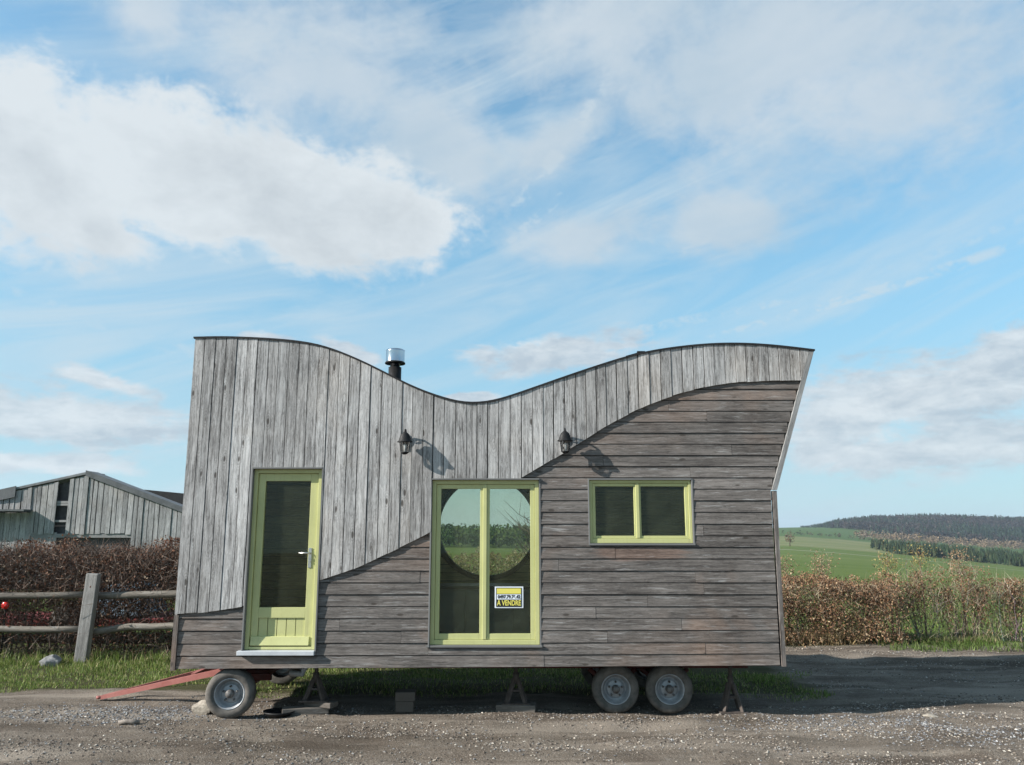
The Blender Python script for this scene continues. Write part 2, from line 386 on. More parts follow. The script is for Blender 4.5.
def build_ground():
    yd=np.concatenate([np.linspace(-60,5.5,14),np.arange(6,15,.05),np.geomspace(15,6000,120)])
    ax=np.sinh(np.linspace(-8.2,8.2,321)); ax=ax/ax[-1]*6000
    xs=np.unique(np.concatenate([ax,np.arange(-8,9,.06)]))
    X,Y=np.meshgrid(xs,yd+CAM[1]); Z=terr(X,Y)
    V=np.stack([X,Y,Z],2).reshape(-1,3); nx=len(xs); ny=len(yd)
    i=np.arange((ny-1)*nx).reshape(ny-1,nx)[:,:-1].ravel()
    Fq=np.stack([i,i+1,i+1+nx,i+nx],1)
    m,t,b=new_mat('ground',rough=.95,spec=.1)
    p=t.node('ShaderNodeNewGeometry').outputs['Position']; q=t.sep(p); x,y=q[0],q[1]
    n1=t.noise(p,.9,5,.6,.5); n2=t.noise(p,6,5,.65); n3=t.noise(p,26,5,.75); n4=t.noise(p,75,3,.7)
    dirt=t.mix(t.mr(n1,.35,.65),(.15,.119,.094),(.27,.228,.185))
    dirt=t.mix(t.mr(n2,.55,.75,0,.6),dirt,(.34,.305,.265))
    dirt=t.mix(t.mr(n3,.5,.72,0,.75),dirt,(.09,.078,.066))
    dirt=t.mix(t.mr(n4,.56,.68,0,.85),dirt,(.48,.44,.38)); dirt=t.mix(t.mr(t.noise(p,55,3,.7),.57,.68,0,.7),dirt,(.07,.058,.047))
    # wheel tracks along the lane
    tr=t.noise(t.comb(t.m('MULTIPLY',x,.22),t.m('MULTIPLY',y,2.0),0.0),1,6,.62,.4)
    dirt=t.mix(t.mr(tr,.5,.60,0,.7),dirt,(.37,.32,.265))
    dirt=t.mix(t.mr(tr,.36,.46,.65,0),dirt,(.085,.068,.052))
    soil=t.mix(n2,(.05,.06,.02),(.10,.085,.05))
    # grass verge under and left of the house
    wob=t.m('MULTIPLY',t.m('SUBTRACT',t.noise(p,1.7,4,.6),.5),.9)
    fy=t.mr(t.m('ADD',t.m('ADD',y,t.m('MULTIPLY',wob,.6)),t.mr(x,-3.5,-3.1,-.25,0)),1.3,1.5); rx=t.mr(t.m('ADD',x,t.m('MULTIPLY',wob,1.5)),3.6,4.1,1,0)
    gm=t.m('MULTIPLY',fy,rx)
    near=t.mix(gm,dirt,soil)
    # fields
    fn=t.noise(p,.02,4,.6); fm=t.noise(t.comb(t.m('MULTIPLY',x,.004),t.m('MULTIPLY',y,.03),0.0),1,4,.6)
    green=t.mix(t.mr(fm,.35,.65),(.10,.15,.033),(.15,.19,.05))
    pale=t.mix(t.mr(fn,.35,.65),(.17,.20,.075),(.24,.235,.11))
    depth=t.m('ADD',y,t.m('MULTIPLY',t.m('SUBTRACT',fn,.5),120.0))
    f1=t.mr(depth,430,470)
    field=t.mix(f1,green,pale)
    field=t.mix(t.mr(depth,720,740),field,(.085,.14,.04))
    # pale headlands and tracks crossing the fields
    ln=t.m('ABSOLUTE',t.m('SUBTRACT',t.m('ADD',y,t.m('MULTIPLY',x,.55)),430.0))
    field=t.mix(t.mr(ln,3,6,.8,0),field,(.36,.34,.24))
    ln2=t.m('ABSOLUTE',t.m('SUBTRACT',t.m('ADD',y,t.m('MULTIPLY',x,-.35)),420.0))
    field=t.mix(t.mr(ln2,2,5,.55,0),field,(.32,.32,.2))
    field=t.mix(t.mr(t.noise(p,3,4,.7),.4,.7,0,.35),field,(.05,.085,.02))
    beyond=t.mr(t.m('ADD',y,t.m('MULTIPLY',wob,.6)),5.6,6.2)
    t.put(b.inputs['Base Color'],t.mix(1.0,t.mix(beyond,near,field),(.75,.745,.735),'MULTIPLY'))
    t.put(b.inputs['Normal'],t.bump(t.m('ADD',t.m('MULTIPLY',n3,1.0),t.m('MULTIPLY',n4,.5)),1.0,.03))
    o=np_mesh('ground',V,Fq,None,m,smooth=True); tag(o,kind='structure')
build_ground()

# ------------------------------------------------------------------ the tiny house
P0=lambda px,py: at(px,py,0.0)
house=empty('tiny_house',(0,0,0))
tag(house,'tiny house on wheels with a wavy roofline, weathered grey boards and yellow-green window frames','tiny house')
rp=[(195,338.5),(222,338),(250,338.8),(290,341.5),(320,346.5),(350,357),(380,371),(410,386),(440,397.5),(460,402.5),(476,403.5),(495,401),
    (520,393.5),(560,379.5),(600,366),(640,354.5),(680,347.8),(715,344.8),(750,344.8),(780,347),(814,351)]
rw=[at(px,py,-.022) for px,py in rp]; zroof=spline([p[0] for p in rw],[p[2] for p in rw])
sp=[(174,614),(210,611.5),(243,606),(280,596),(316,581.5),(345,572),(380,557),(428,533),(476,505),(523,476.5),(560,455),(600,430),(640,408.5),(680,393.5),(720,384.5),(760,381),(805,380)]
sw=[at(px,py,-.022) for px,py in sp]; zs=spline([p[0] for p in sw],[p[2] for p in sw])
XL=float((P0(172,669)[0]+P0(195,339)[0])/2)
bl=P0(172,669.5); br=P0(786,665.5)
ZB=float((bl[2]+br[2])/2)
zbot=lambda x: bl[2]+(br[2]-bl[2])*(x-bl[0])/(br[0]-bl[0])
XR0=float(br[0]); knee=P0(776.5,490); XK=float(knee[0]); ZK=float(knee[2]); tip=P0(813,352); XT=float(tip[0]); ZT=float(tip[2])
def xright(z): return XR0+(XK-XR0)*(z-ZB)/(ZK-ZB) if z<ZK else XK+(XT-XK)*(z-ZK)/(ZT-ZK)
def opening(tl,tr,bl_,br_):
    a,b,c,d=P0(*tl),P0(*tr),P0(*bl_),P0(*br_)
    return (float(a[0]+c[0])/2,float(b[0]+d[0])/2,float(c[2]+d[2])/2,float(a[2]+b[2])/2)
DOOR=opening((253,468.5),(322.5,468.5),(243,653),(315.5,653))
DBL=opening((433,479.5),(538.5,479.5),(428,647),(541,647))
SML=opening((589.5,479.5),(691.5,479.5),(589,545),(694,545))
OPEN=[DOOR,DBL,SML]
def zcuts(xa,xb,z0,z1):
    """what is left of z0..z1 in a column xa..xb once the openings are taken out"""
    iv=[(z0,z1)]
    for (a,b,c,d) in OPEN:
        if xb>a+1e-4 and xa<b-1e-4:
            nv=[]
            for p,q in iv:
                if d<=p or c>=q: nv.append((p,q)); continue
                if c>p: nv.append((p,c))
                if d<q: nv.append((d,q))
            iv=nv
    return iv
# upright boards above the wave
mb=MB(); x=XL-.004; bw=.1235
while x<XT-.02:
    w=bw*random.uniform(.93,1.07); xa=x+random.choice((.003,.0035,.004,.006)); xb=min(x+w-random.choice((.003,.0035,.004,.006)),XT+.02); x+=w
    if xb-xa<.02: break
    r=random.random(); yo=random.uniform(-.004,.004); tilt=random.uniform(-.003,.003); lowj=random.uniform(-.004,.004)
    br_=sorted({xa,xb,*[e for o in OPEN for e in o[:2] if xa<e<xb], (xa+xb)/2})
    for p,q in zip(br_[:-1],br_[1:]):
        if q-p<.001: continue
        def clipx(xx,z): return min(xx,xright(z)-.058)
        zl0,zl1=zs(p),zs(q); zt0,zt1=zroof(p),zroof(q)
        for (za,zb) in zcuts(p,q,min(zl0,zl1),max(zt0,zt1)):
            b0=zl0+lowj if za==min(zl0,zl1) else za; b1=zl1+lowj if za==min(zl0,zl1) else za
            t0=zt0 if zb==max(zt0,zt1) else zb; t1=zt1 if zb==max(zt0,zt1) else zb
            if t0-b0<.01 and t1-b1<.01: continue
            nz=6
            for k in range(nz):
                e0,e1=b0+(t0-b0)*k/nz,b0+(t0-b0)*(k+1)/nz; h0,h1=b1+(t1-b1)*k/nz,b1+(t1-b1)*(k+1)/nz
                pts=[(clipx(p,e0),e0),(clipx(q,h0),h0),(clipx(q,h1),h1),(clipx(p,e1),e1)]
                if pts[1][0]-pts[0][0]<.002 and pts[2][0]-pts[3][0]<.002: continue
                yf=lambda xx: -.022+yo+tilt*(xx-xa)/.12
                front=[(X,yf(X),Z) for X,Z in pts]; back=[(X,-.003,Z) for X,Z in pts]
                g=[(Z,X-xa,r) for X,Z in pts]*2
                n=mb.verts(front+back,g)
                mb.face([n,n+1,n+2,n+3])
                if p==xa: mb.face([n+3,n+7,n+4,n])
                if q==xb: mb.face([n+1,n+5,n+6,n+2])
                if k==0: mb.face([n,n+4,n+5,n+1])
                if k==nz-1: mb.face([n+2,n+6,n+7,n+3])
mb.build('upright_cladding',M['vert'],house)
# level boards below the wave
mb=MB(); z=ZB-.0; row=0
pitch=.1285
while z<zroof(XT)-.25:
    zt=z+pitch*random.uniform(.97,1.03); za,zb=z+.0045,zt-.0025; z=zt; row+=1
    if row==1: za-=.0
    zm=(za+zb)/2
    x0,x1=XL+.045,xright(zm)-.062
    cuts=[x0]; xx=x0+random.uniform(.8,4.2)
    while xx<x1-.4: cuts.append(xx); xx+=random.uniform(2.2,4.5)
    cuts.append(x1)
    for ca,cb in zip(cuts[:-1],cuts[1:]):
        r=random.random(); yo=random.uniform(-.002,.003)
        bx=[ca+.0015]+[e for e in np.arange(math.ceil(ca/.3)*.3,cb,.3) if ca+.02<e<cb-.02]+[cb-.0015]
        bx=sorted(set(bx)|{e for o in OPEN for e in o[:2] if ca<e<cb})
        for p,q in zip(bx[:-1],bx[1:]):
            if q-p<.001: continue
            if max(zs(p),zs(q))+.02<za: continue
            for (c0,c1) in zcuts(p,q,za,zb):
                if c1-c0<.003: continue
                f=lambda Z: (.0+.009*(Z-za)/(zb-za))+yo
                ddz=lambda X: (zbot(X)-ZB)*max(0,1-(zm-ZB)/.6)
                xr=lambda X,Z: X
                g=[(p,c0-za,r),(q,c0-za,r),(q,c1-za,r),(p,c1-za,r)]*2
                P=[(p,f(c0),c0+ddz(p)),(q,f(c0),c0+ddz(q)),(q,f(c1),c1+ddz(q)),(p,f(c1),c1+ddz(p))]
                P+=[(a_,.022,b_) for a_,_,b_ in P]
                n=mb.verts(P,g); mb.face([n,n+1,n+2,n+3]); mb.face([n,n+4,n+5,n+1]); mb.face([n+2,n+6,n+7,n+3])
                if p==bx[0]: mb.face([n+3,n+7,n+4,n])
                if q==bx[-1]: mb.face([n+1,n+5,n+6,n+2])
mb.build('level_cladding',M['horiz'],house)
# corner boards
def slab(mb,pts,y0,y1,g=None):
    n=mb.verts([(X,y0,Z) for X,Z in pts]+[(X,y1,Z) for X,Z in pts],g); k=len(pts)
    mb.face(list(range(n,n+k))); mb.face(list(range(n+2*k-1,n+k-1,-1)))
    for i in range(k): mb.face([n+i,n+k+i,n+k+(i+1)%k,n+(i+1)%k])
mb=MB()
def trimboard(a,b,w,y0,y1,r):
    L=math.dist(a,b); slab(mb,[(a[0]-w,a[1]),(a[0],a[1]),(b[0],b[1]),(b[0]-w,b[1])],y0,y1,[(0,0,r),(0,w,r),(L,w,r),(L,0,r)]*2)
trimboard((XT+.004,ZT+.01),(XK,ZK),.056,-.024,.03,.31)
mb.build('slanted_end_trim',M['trim'],house)
mb=MB(); trimboard((XK-.002,ZK-.01),(XR0,zbot(XR0)-.01),.045,-.012,.05,.57); mb.build('corner_trim',M['horiz'],house)
mb=MB(); zz=zs(XL)-.012; trimboard((XL+.042,zz),(XL+.042,zbot(XL)-.01),.05,-.012,.05,.77); mb.build('corner_trim',M['horiz'],house)
# structural wall behind the boards, with the openings cut out
def wallcols(mb,xs,y0,y1,zlo,zhi,cut=True):
    for p,q in zip(xs[:-1],xs[1:]):
        lo0,hi0,lo1,hi1=zlo(p),zhi(p),zlo(q),zhi(q)
        for (a,b) in (zcuts(p,q,min(lo0,lo1),max(hi0,hi1)) if cut else [(min(lo0,lo1),max(hi0,hi1))]):
            A0=lo0 if a==min(lo0,lo1) else a; A1=lo1 if a==min(lo0,lo1) else a
            B0=hi0 if b==max(hi0,hi1) else b; B1=hi1 if b==max(hi0,hi1) else b
            mb.hexa([(p,y0,A0),(q,y0,A1),(q,y0,B1),(p,y0,B0),(p,y1,A0),(q,y1,A1),(q,y1,B1),(p,y1,B0)],
                    g=[(p,A0,.5),(q,A1,.5),(q,B1,.5),(p,B0,.5)]*2)
DEPTH=2.3
xs=sorted(set(np.linspace(XL+.02,XK-.06,60))|{e for o in OPEN for e in o[:2]})
wall_top=lambda x: zroof(x)-.03
mb=MB(); wallcols(mb,xs,.026,.12,lambda x:zbot(x)+.02,wall_top); mb.build('front_wall',M['dark'],house)
# slanted wedge of the right end (front gusset, wall and back gusset)
mb=MB()
xg=list(np.linspace(XK-.06,XT-.05,10))
def wedge_lo(x): return max(ZK,ZK+(x+.03-XK)*(ZT-ZK)/(XT-XK))
for y0,y1 in ((.026,.12),(DEPTH-.1,DEPTH)): wallcols(mb,xg,y0,y1,wedge_lo,wall_top,False)
slab(mb,[(XR0-.11,ZB),(XR0-.03,ZB),(XK-.03,ZK),(XK-.11,ZK)],.12,DEPTH-.1)
slab(mb,[(XK-.11,ZK),(XK-.03,ZK),(XT-.05,ZT-.05),(XT-.13,ZT-.05)],.12,DEPTH-.1)
mb.build('end_wall',M['horiz'],house)
mb=MB(); mb.box(XL+.02,XL+.1,.12,DEPTH-.1,ZB,zroof(XL)-.03); 
for k in range(19):
    y=.0+k*.1285; mb.box(XL-.002,XL+.02,y+.004,y+.124,ZB,zroof(XL)-.02,g=[(ZB,0,k*.171%1),(ZB,.02,k*.171%1),(4,.02,k*.171%1),(4,0,k*.171%1),(ZB,.12,k*.171%1),(ZB,.13,k*.171%1),(4,.13,k*.171%1),(4,.12,k*.171%1)])
mb.build('end_wall',M['vert'],house)
# back wall with the round window
C=at(487,526.5,DEPTH-.1); CR=.70; cx,cz=float(C[0]),float(C[2]); SQ=.86
mb=MB(); y0,y1=DEPTH-.1,DEPTH
flo=lambda x:ZB; fhi=wall_top
xa=list(np.linspace(XL+.1,cx-SQ,24)); xb=list(np.linspace(cx-SQ,cx+SQ,16)); xc=list(np.linspace(cx+SQ,XK-.06,24))
# lining boards: split each column so that the grain runs level
wallcols(mb,xa,y0,y1,flo,fhi,False); wallcols(mb,xc,y0,y1,flo,fhi,False)
wallcols(mb,xb,y0,y1,flo,lambda x:cz-SQ,False); wallcols(mb,xb,y0,y1,lambda x:cz+SQ,fhi,False)
NS=64
for y in (y0,y1):
    ci=[];sq=[]
    for k in range(NS):
        a=2*math.pi*k/NS; c_,s_=math.cos(a),math.sin(a); t_=SQ/max(abs(c_),abs(s_))
        ci.append((cx+CR*c_,y,cz+CR*s_)); sq.append((cx+t_*c_,y,cz+t_*s_))
    n=mb.verts(ci+sq,[(p[0],p[2],.5) for p in ci+sq])
    for k in range(NS): mb.face([n+k,n+(k+1)%NS,n+NS+(k+1)%NS,n+NS+k])
mb.build('back_wall',M['lining'],house)
rwin=MB(); rwin.lathe([(CR-.035,-.03),(CR+.03,-.03),(CR+.03,-.002),(CR+.002,0),(CR+.002,.11),(CR-.035,.11),(CR-.035,-.03)],(cx,y0,cz),64,'y')
rw_=rwin.build('round_window',M['lining'],house)
pg=MB(); pg.lathe([(CR-.03,0),(CR-.03,.006)],(cx,y0+.05,cz),64,'y'); pg.build('pane',M['glass'],rw_)
mb=MB(); mb.box(XL+.03,XR0-.05,.03,DEPTH,ZB+.012,ZB+.10); mb.build('floor_deck',M['furn'],house)
# lining of the inside of the front wall and a ceiling under the roof
mb=MB(); wallcols(mb,xs,.1215,.14,lambda x:ZB+.1,lambda x:zroof(x)-.06); mb.build('interior_lining',M['lining'],house)
mb=MB(); rx=list(np.linspace(XL-.015,XT+.012,90))
for p,q in zip(rx[:-1],rx[1:]):
    for y0_,y1_ in ((-.035,DEPTH+.05),):
        n=mb.verts([(p,y0_,zroof(p)-.0),(q,y0_,zroof(q)-.0),(q,y0_,zroof(q)+.02),(p,y0_,zroof(p)+.02),(p,y1_,zroof(p)),(q,y1_,zroof(q)),(q,y1_,zroof(q)+.02),(p,y1_,zroof(p)+.02)])
        for f in ((0,1,2,3),(7,6,5,4),(0,4,5,1),(2,6,7,3)): mb.face([n+i for i in f])
n=len(mb.v); mb.face([0,3,7,4]); mb.face([n-7,n-3,n-2,n-6])
roof=mb.build('roof',M['roof'],house)
mb=MB(); k=at(640,352,0.0); mb.box(k[0]-.03,k[0]+.06,.0,.05,k[2]-.035,k[2]+.012); mb.bar((k[0]-.16,.03,k[2]-.045),(k[0]+.03,.03,k[2]+.008),.012,.012); mb.build('roof_bracket',M['iron'],roof)
# chimney through the roof
cb=at(396,392,1.0); ct=at(395.5,350.5,1.0); cxm=float(ct[0]); zt_=float(ct[2])
ch=MB(); ch.lathe([(.083,-.75),(.083,-.225)],(cxm,1.0,zt_),24); chimney=ch.build('chimney',M['iron'],roof)
cp=MB(); cp.lathe([(.062,-.226),(.062,-.16),(.075,-.16),(.118,-.158),(.118,-.15)],(cxm,1.0,zt_),28)
cp.lathe([(.124,-.16),(.121,-.15),(.121,-.02),(.123,0),(.10,.012),(0,.02)],(cxm,1.0,zt_),28); cp.build('cowl',M['steel'],chimney)
cr=MB(); cr.lathe([(.119,-.178),(.13,-.178),(.13,-.163),(.119,-.163)],(cxm,1.0,zt_),28); cr.build('cowl_rim',M['iron'],chimney)
# ---- door
def frame_ring(mb,o,w,y0,y1,wb=None):
    a,b,c,d=o; wb=w if wb is None else wb
    mb.box(a,a+w,y0,y1,c,d); mb.box(b-w,b,y0,y1,c,d); mb.box(a+w,b-w,y0,y1,d-w,d); mb.box(a+w,b-w,y0,y1,c,c+wb)
def edging(o,name,par,yl=-.026,yr=-.026,yt=-.028):
    a,b,c,d=o; mb=MB(); e=.012
    mb.box(a-e,a+.003,yl,.10,c,d+e,g=[(0,0,.2)]*8); mb.box(b-.003,b+e,yr,.10,c,d+e); mb.box(a+.003,b-.003,yt,.10,d-.003,d+e)
    mb.build(name,M['trim'],par)
a,b,c,d=DOOR; e=.005; c=c+.03
fr=MB(); frame_ring(fr,(a+e,b-e,c,d-e),.045,.034,.12,.03)
door_frame=fr.build('door_frame',M['paint'],house,.003)
edging(DOOR,'edging',door_frame)
sl=MB(); sl.box(a-.05,b+.0,-.055,.04,c-.05,c-.004); sl.build('threshold',M['sill'],door_frame,.004)
LA,LB,LC,LD=a+e+.048,b-e-.048,c+.034,d-e-.048
leaf=MB(); st=.078; yl0,yl1=.062,.104
gz0=float(P0(288,608)[2]); gz1=LD-.085
leaf.box(LA,LA+st,yl0,yl1,LC,LD); leaf.box(LB-st-.012,LB,yl0,yl1,LC,LD)
leaf.box(LA+st,LB-st-.012,yl0,yl1,gz1,LD)                     # top rail
pz1=float(P0(288,618.5)[2]); pz0=float(P0(288,637)[2])
leaf.box(LA+st,LB-st-.012,yl0,yl1,pz1,gz0); leaf.box(LA+st,LB-st-.012,yl0,yl1,LC,pz0)
doorleaf=leaf.build('door',M['paint'],house,.003)
pan=MB(); n=5; pw=(LB-st-.012-LA-st)/n
for k in range(n): pan.box(LA+st+k*pw+.004,LA+st+(k+1)*pw-.004,yl0+.015,yl0+.034,pz0,pz1)
pan.box(LA+st,LB-st-.012,yl0+.0345,yl0+.04,pz0,pz1)
pan.build('boarded_panel',M['paint'],doorleaf)
wb=MB(); wb.hexa([(LA+.01,.026,LC+.01),(LB-.03,.026,LC+.01),(LB-.03,.048,LC+.10),(LA+.01,.048,LC+.10),(LA+.01,yl0,LC+.01),(LB-.03,yl0,LC+.01),(LB-.03,yl0,LC+.10),(LA+.01,yl0,LC+.10)]); wb.build('weather_bar',M['paint'],doorleaf,.003)
gp=MB(); gp.box(LA+st-.005,LB-st-.007,yl0+.02,yl0+.026,gz0-.005,gz1+.005); gp.build('pane',M['glass'],doorleaf)
hx=float(at(309.5,556,.04)[0]); hz=float(at(309.5,553,.04)[2]); hd=MB()
hd.box(hx-.018,hx+.018,yl0-.008,yl0-.0005,hz-.16,hz+.055); hd.tube([(hx,yl0,hz),(hx,yl0-.045,hz),(hx-.02,yl0-.05,hz),(hx-.115,yl0-.05,hz)],.0095,8); hd.lathe([(.01,-.012),(.01,0)],(hx,yl0-.008,hz-.09),12,'y')
hd.build('handle',M['handle'],doorleaf)
# ---- double window
a,b,c,d=DBL; dw=MB(); frame_ring(dw,(a+e,b-e,c+.02,d-e),.045,.024,.10,.05)
dbl=dw.build('window',M['paint'],house,.003); edging(DBL,'edging',dbl,-.024,-.001,-.026)
sl=MB(); sl.box(a-.03,b+.02,-.02,.024,c-.002,c+.018); sl.build('sill',M['trim'],dbl)
mid=(float(at(484.7,560,.05)[0]))
def sash(par,x0,x1,z0,z1,w,y0,y1,wb,name='sash'):
    m_=MB(); frame_ring(m_,(x0,x1,z0,z1),w,y0,y1,wb); s_=m_.build(name,M['paint'],par,.003)
    return s_
for x0,x1 in ((a+e+.047,mid-.004),(mid+.004,b-e-.047)):
    sash(dbl,x0,x1,c+.072,d-e-.047,.05,.042,.085,.062)
    g_=MB(); g_.box(x0+.045,x1-.045,.058,.064,c+.13,d-e-.092); g_.build('pane',M['glass'],dbl)
as_=MB(); as_.box(mid-.022,mid+.022,.028,.0415,c+.075,d-.055); as_.build('mullion',M['paint'],dbl,.004)
# ---- small window
a,b,c,d=SML; dw=MB(); frame_ring(dw,(a+e,b-e,c+.02,d-e),.032,.026,.10,.05)
sml=dw.build('window',M['paint'],house,.003); edging(SML,'edging',sml,-.002,-.001,-.004)
sl=MB(); sl.box(a-.012,b+.012,-.016,.026,c-.002,c+.018); sl.build('sill',M['trim'],sml)
mid2=float(at(637.5,510,.05)[0])
for x0,x1 in ((a+e+.034,mid2-.003),(mid2+.003,b-e-.034)):
    sash(sml,x0,x1,c+.071,d-e-.034,.036,.042,.085,.03)
    g_=MB(); g_.box(x0+.032,x1-.032,.058,.064,c+.098,d-e-.066); g_.build('pane',M['glass'],sml)
as_=MB(); as_.box(mid2-.02,mid2+.02,.028,.0415,c+.075,d-.04); as_.build('mullion',M['paint'],sml,.004)

# ---- chassis, wheels, drawbar
def wheel(px,py,y,r,name,steer=0,lean=0):
    p=at(px,py,y); w=empty(name,(p[0],y,p[2]),steer); w.parent=house; k=r/.265
    t_=MB(); t_.lathe([(.165*k,.0),(.175*k,-.012),(.215*k,-.016),(.245*k,-.006),(.262*k,.02),(.265*k,.05),(.265*k,.12),(.258*k,.15),(.235*k,.165),(.17*k,.165)],(0,0,0),40,'y',cap=False); t_.build('tyre',M['rubber'],w)
    m_=MB(); m_.lathe([(.172*k,.012),(.164*k,-.006),(.154*k,-.004),(.152*k,.012),(.145*k,.02),(.138*k,.06),(.124*k,.085),(.105*k,.088),(.098*k,.06),(.085*k,.052),(.06*k,.056),(.05*k,.05),(.0,.05)],(0,0,0),40,'y',cap=False); m_.build('rim',M['rim'],w)
    h_=MB(); h_.lathe([(.045*k,.045),(.045*k,-.005),(.03*k,-.02),(0,-.022)],(0,0,0),16,'y')
    for q in range(5):
        A=q*2*math.pi/5+.3; h_.lathe([(.012,.045),(.012,.02),(0,.018)],(.078*k*math.cos(A),0,.078*k*math.sin(A)),8,'y')
    h_.build('hub',M['hub'],w)
    return w
w1=wheel(229.5,692.5,.05,.262,'wheel',R(6)); w2=wheel(616,691,.31,.262,'wheel'); w3=wheel(670,691,.31,.262,'wheel')
for w_ in (w1,w2,w3): w_.location.z=.257
def far_wheel(src,y):
    c_=copy_tree(src,house); c_.location.y=y; c_.rotation_euler.z=math.pi
for w_ in (w1,w2,w3): far_wheel(w_,DEPTH-.06-w_.location.y)
mb=MB()
for y in (.62,1.68): mb.box(XL+.3,XR0-.25,y-.035,y+.035,ZB-.10,ZB+.008)
for xx in np.linspace(XL+.5,XR0-.5,7): mb.box(xx-.03,xx+.03,.655,1.765,ZB-.08,ZB+.006)
mb.build('chassis',M['redrust'],house)
for w_ in (w1,w2,w3):
    mb=MB(); mb.box(w_.location.x-.03,w_.location.x+.03,.12 if w_ is w1 else .45,2.1,.22,.29); mb.build('axle',M['redrust'],house)
for w_ in (w2,w3):
    for y_ in (.62,1.68):
        mb=MB(); mb.tube([(w_.location.x-.27,y_,ZB-.11),(w_.location.x-.14,y_,.325),(w_.location.x,y_,.30),(w_.location.x+.14,y_,.325),(w_.location.x+.27,y_,ZB-.11)],.028,8); mb.build('leaf_spring',M['redrust'],house)
X1_=float(w1.location.x); mb=MB(); mb.lathe([(.3,-.05),(.3,0)],(X1_,1.2,.44),24); mb.build('turntable',M['redrust'],house)
mb=MB(); mb.box(X1_-.25,X1_+.25,.7,.76,.285,.36); mb.box(X1_-.25,X1_+.25,1.60,1.66,.285,.36); mb.box(X1_-.2,X1_+.2,.76,1.60,.33,.389); mb.build('steering_frame',M['redrust'],house)
tipp=gnd(102,696,.05); mb=MB(); X1=w1.location.x
ty=float(tipp[1]); 
for yy in (.76,1.66):
    A_=Vector((tipp[0],ty,.045)); B_=Vector((X1-.15,yy,.41)); mb.hexa([A_+Vector((0,-.03,-.03)),B_+Vector((0,-.03,-.03)),B_+Vector((0,-.03,.042)),A_+Vector((0,-.03,.015)),A_+Vector((0,.03,-.03)),B_+Vector((0,.03,-.03)),B_+Vector((0,.03,.042)),A_+Vector((0,.03,.015))])

mb.lathe([(.015,-.014),(.035,-.014),(.035,.014),(.015,.014),(.015,-.014)],(tipp[0]-.03,ty,.036),16); mb.bar((X1-.75,.95,.3),(X1-.75,1.5,.3),.05,.05)
mb.bar((X1-.16,.72,.40),(X1-.16,1.7,.40),.06,.085)
mb.build('drawbar',M['red'],house)
pw_=at(298,674,.9); mb=MB(); mb.tube([(pw_[0]-.1,.9,pw_[2]+.01),(pw_[0]+.05,.9,pw_[2]-.0),(pw_[0]+.1,.9,pw_[2]+.12)],.035,10); mb.build('sunlit_patch_pipe',M['white'],house)  # white pipe added to stand for a sunlit patch under the floor

# ---- wall lanterns
def lantern():
    r_=empty('wall_lantern'); 
    h=MB(); h.lathe([(0,.15),(.008,.145),(.012,.125),(.022,.115),(.05,.09),(.068,.045),(.072,.02),(.092,.004),(.092,-.004),(.06,-.004)],(0,0,0),12); h.build('hood',M['iron'],r_)
    c_=MB()
    for k in range(6):
        A=k*math.pi/3+.26; c_.bar((.06*math.cos(A),.06*math.sin(A),-.004),(.045*math.cos(A),.045*math.sin(A),-.125),.008,.008)
    c_.lathe([(.0,-.15),(.02,-.148),(.048,-.13),(.05,-.12),(.0,-.118)],(0,0,0),12); c_.build('cage',M['iron'],r_)
    g_=MB(); g_.lathe([(.055,-.004),(.041,-.118)],(0,0,0),6,smooth=False,cap=False); g_.build('lamp_glass',M['lampglass'],r_)
    bu=MB(); bu.lathe([(0,-.02),(.014,-.022),(.022,-.05),(.014,-.085),(.012,-.118)],(0,0,0),12); bu.build('bulb',M['white'],r_)
    ar=MB(); ar.tube([(0,0,.118),(0,.012,.145),(0,.05,.15),(0,.10,.11),(0,.125,.05),(0,.133,.0)],.012,8); ar.tube([(0,.13,.04),(0,.09,.07),(0,.07,.11)],.008,6); ar.lathe([(.045,-.012),(.04,-.02),(.045,.012)],(0,.145,.02),12,'y'); ar.box(-.03,.03,.135,.155,-.08,.10); ar.build('bracket',M['iron'],r_)
    return r_
l1=lantern(); p=at(405,442,-.12); l1.location=(p[0],-.128,p[2])
tag(l1,'black wall lantern on the upright boards between the door and the tall double window','wall lamp','black lanterns on the house front')
l2=copy_tree(l1); p=at(565,441,-.12); l2.location=(p[0],-.128,p[2])
tag(l2,'black wall lantern just above the wavy board edge, nearer the small window','wall lamp','black lanterns on the house front')
l1.scale=l2.scale=(.95,.70,.95)

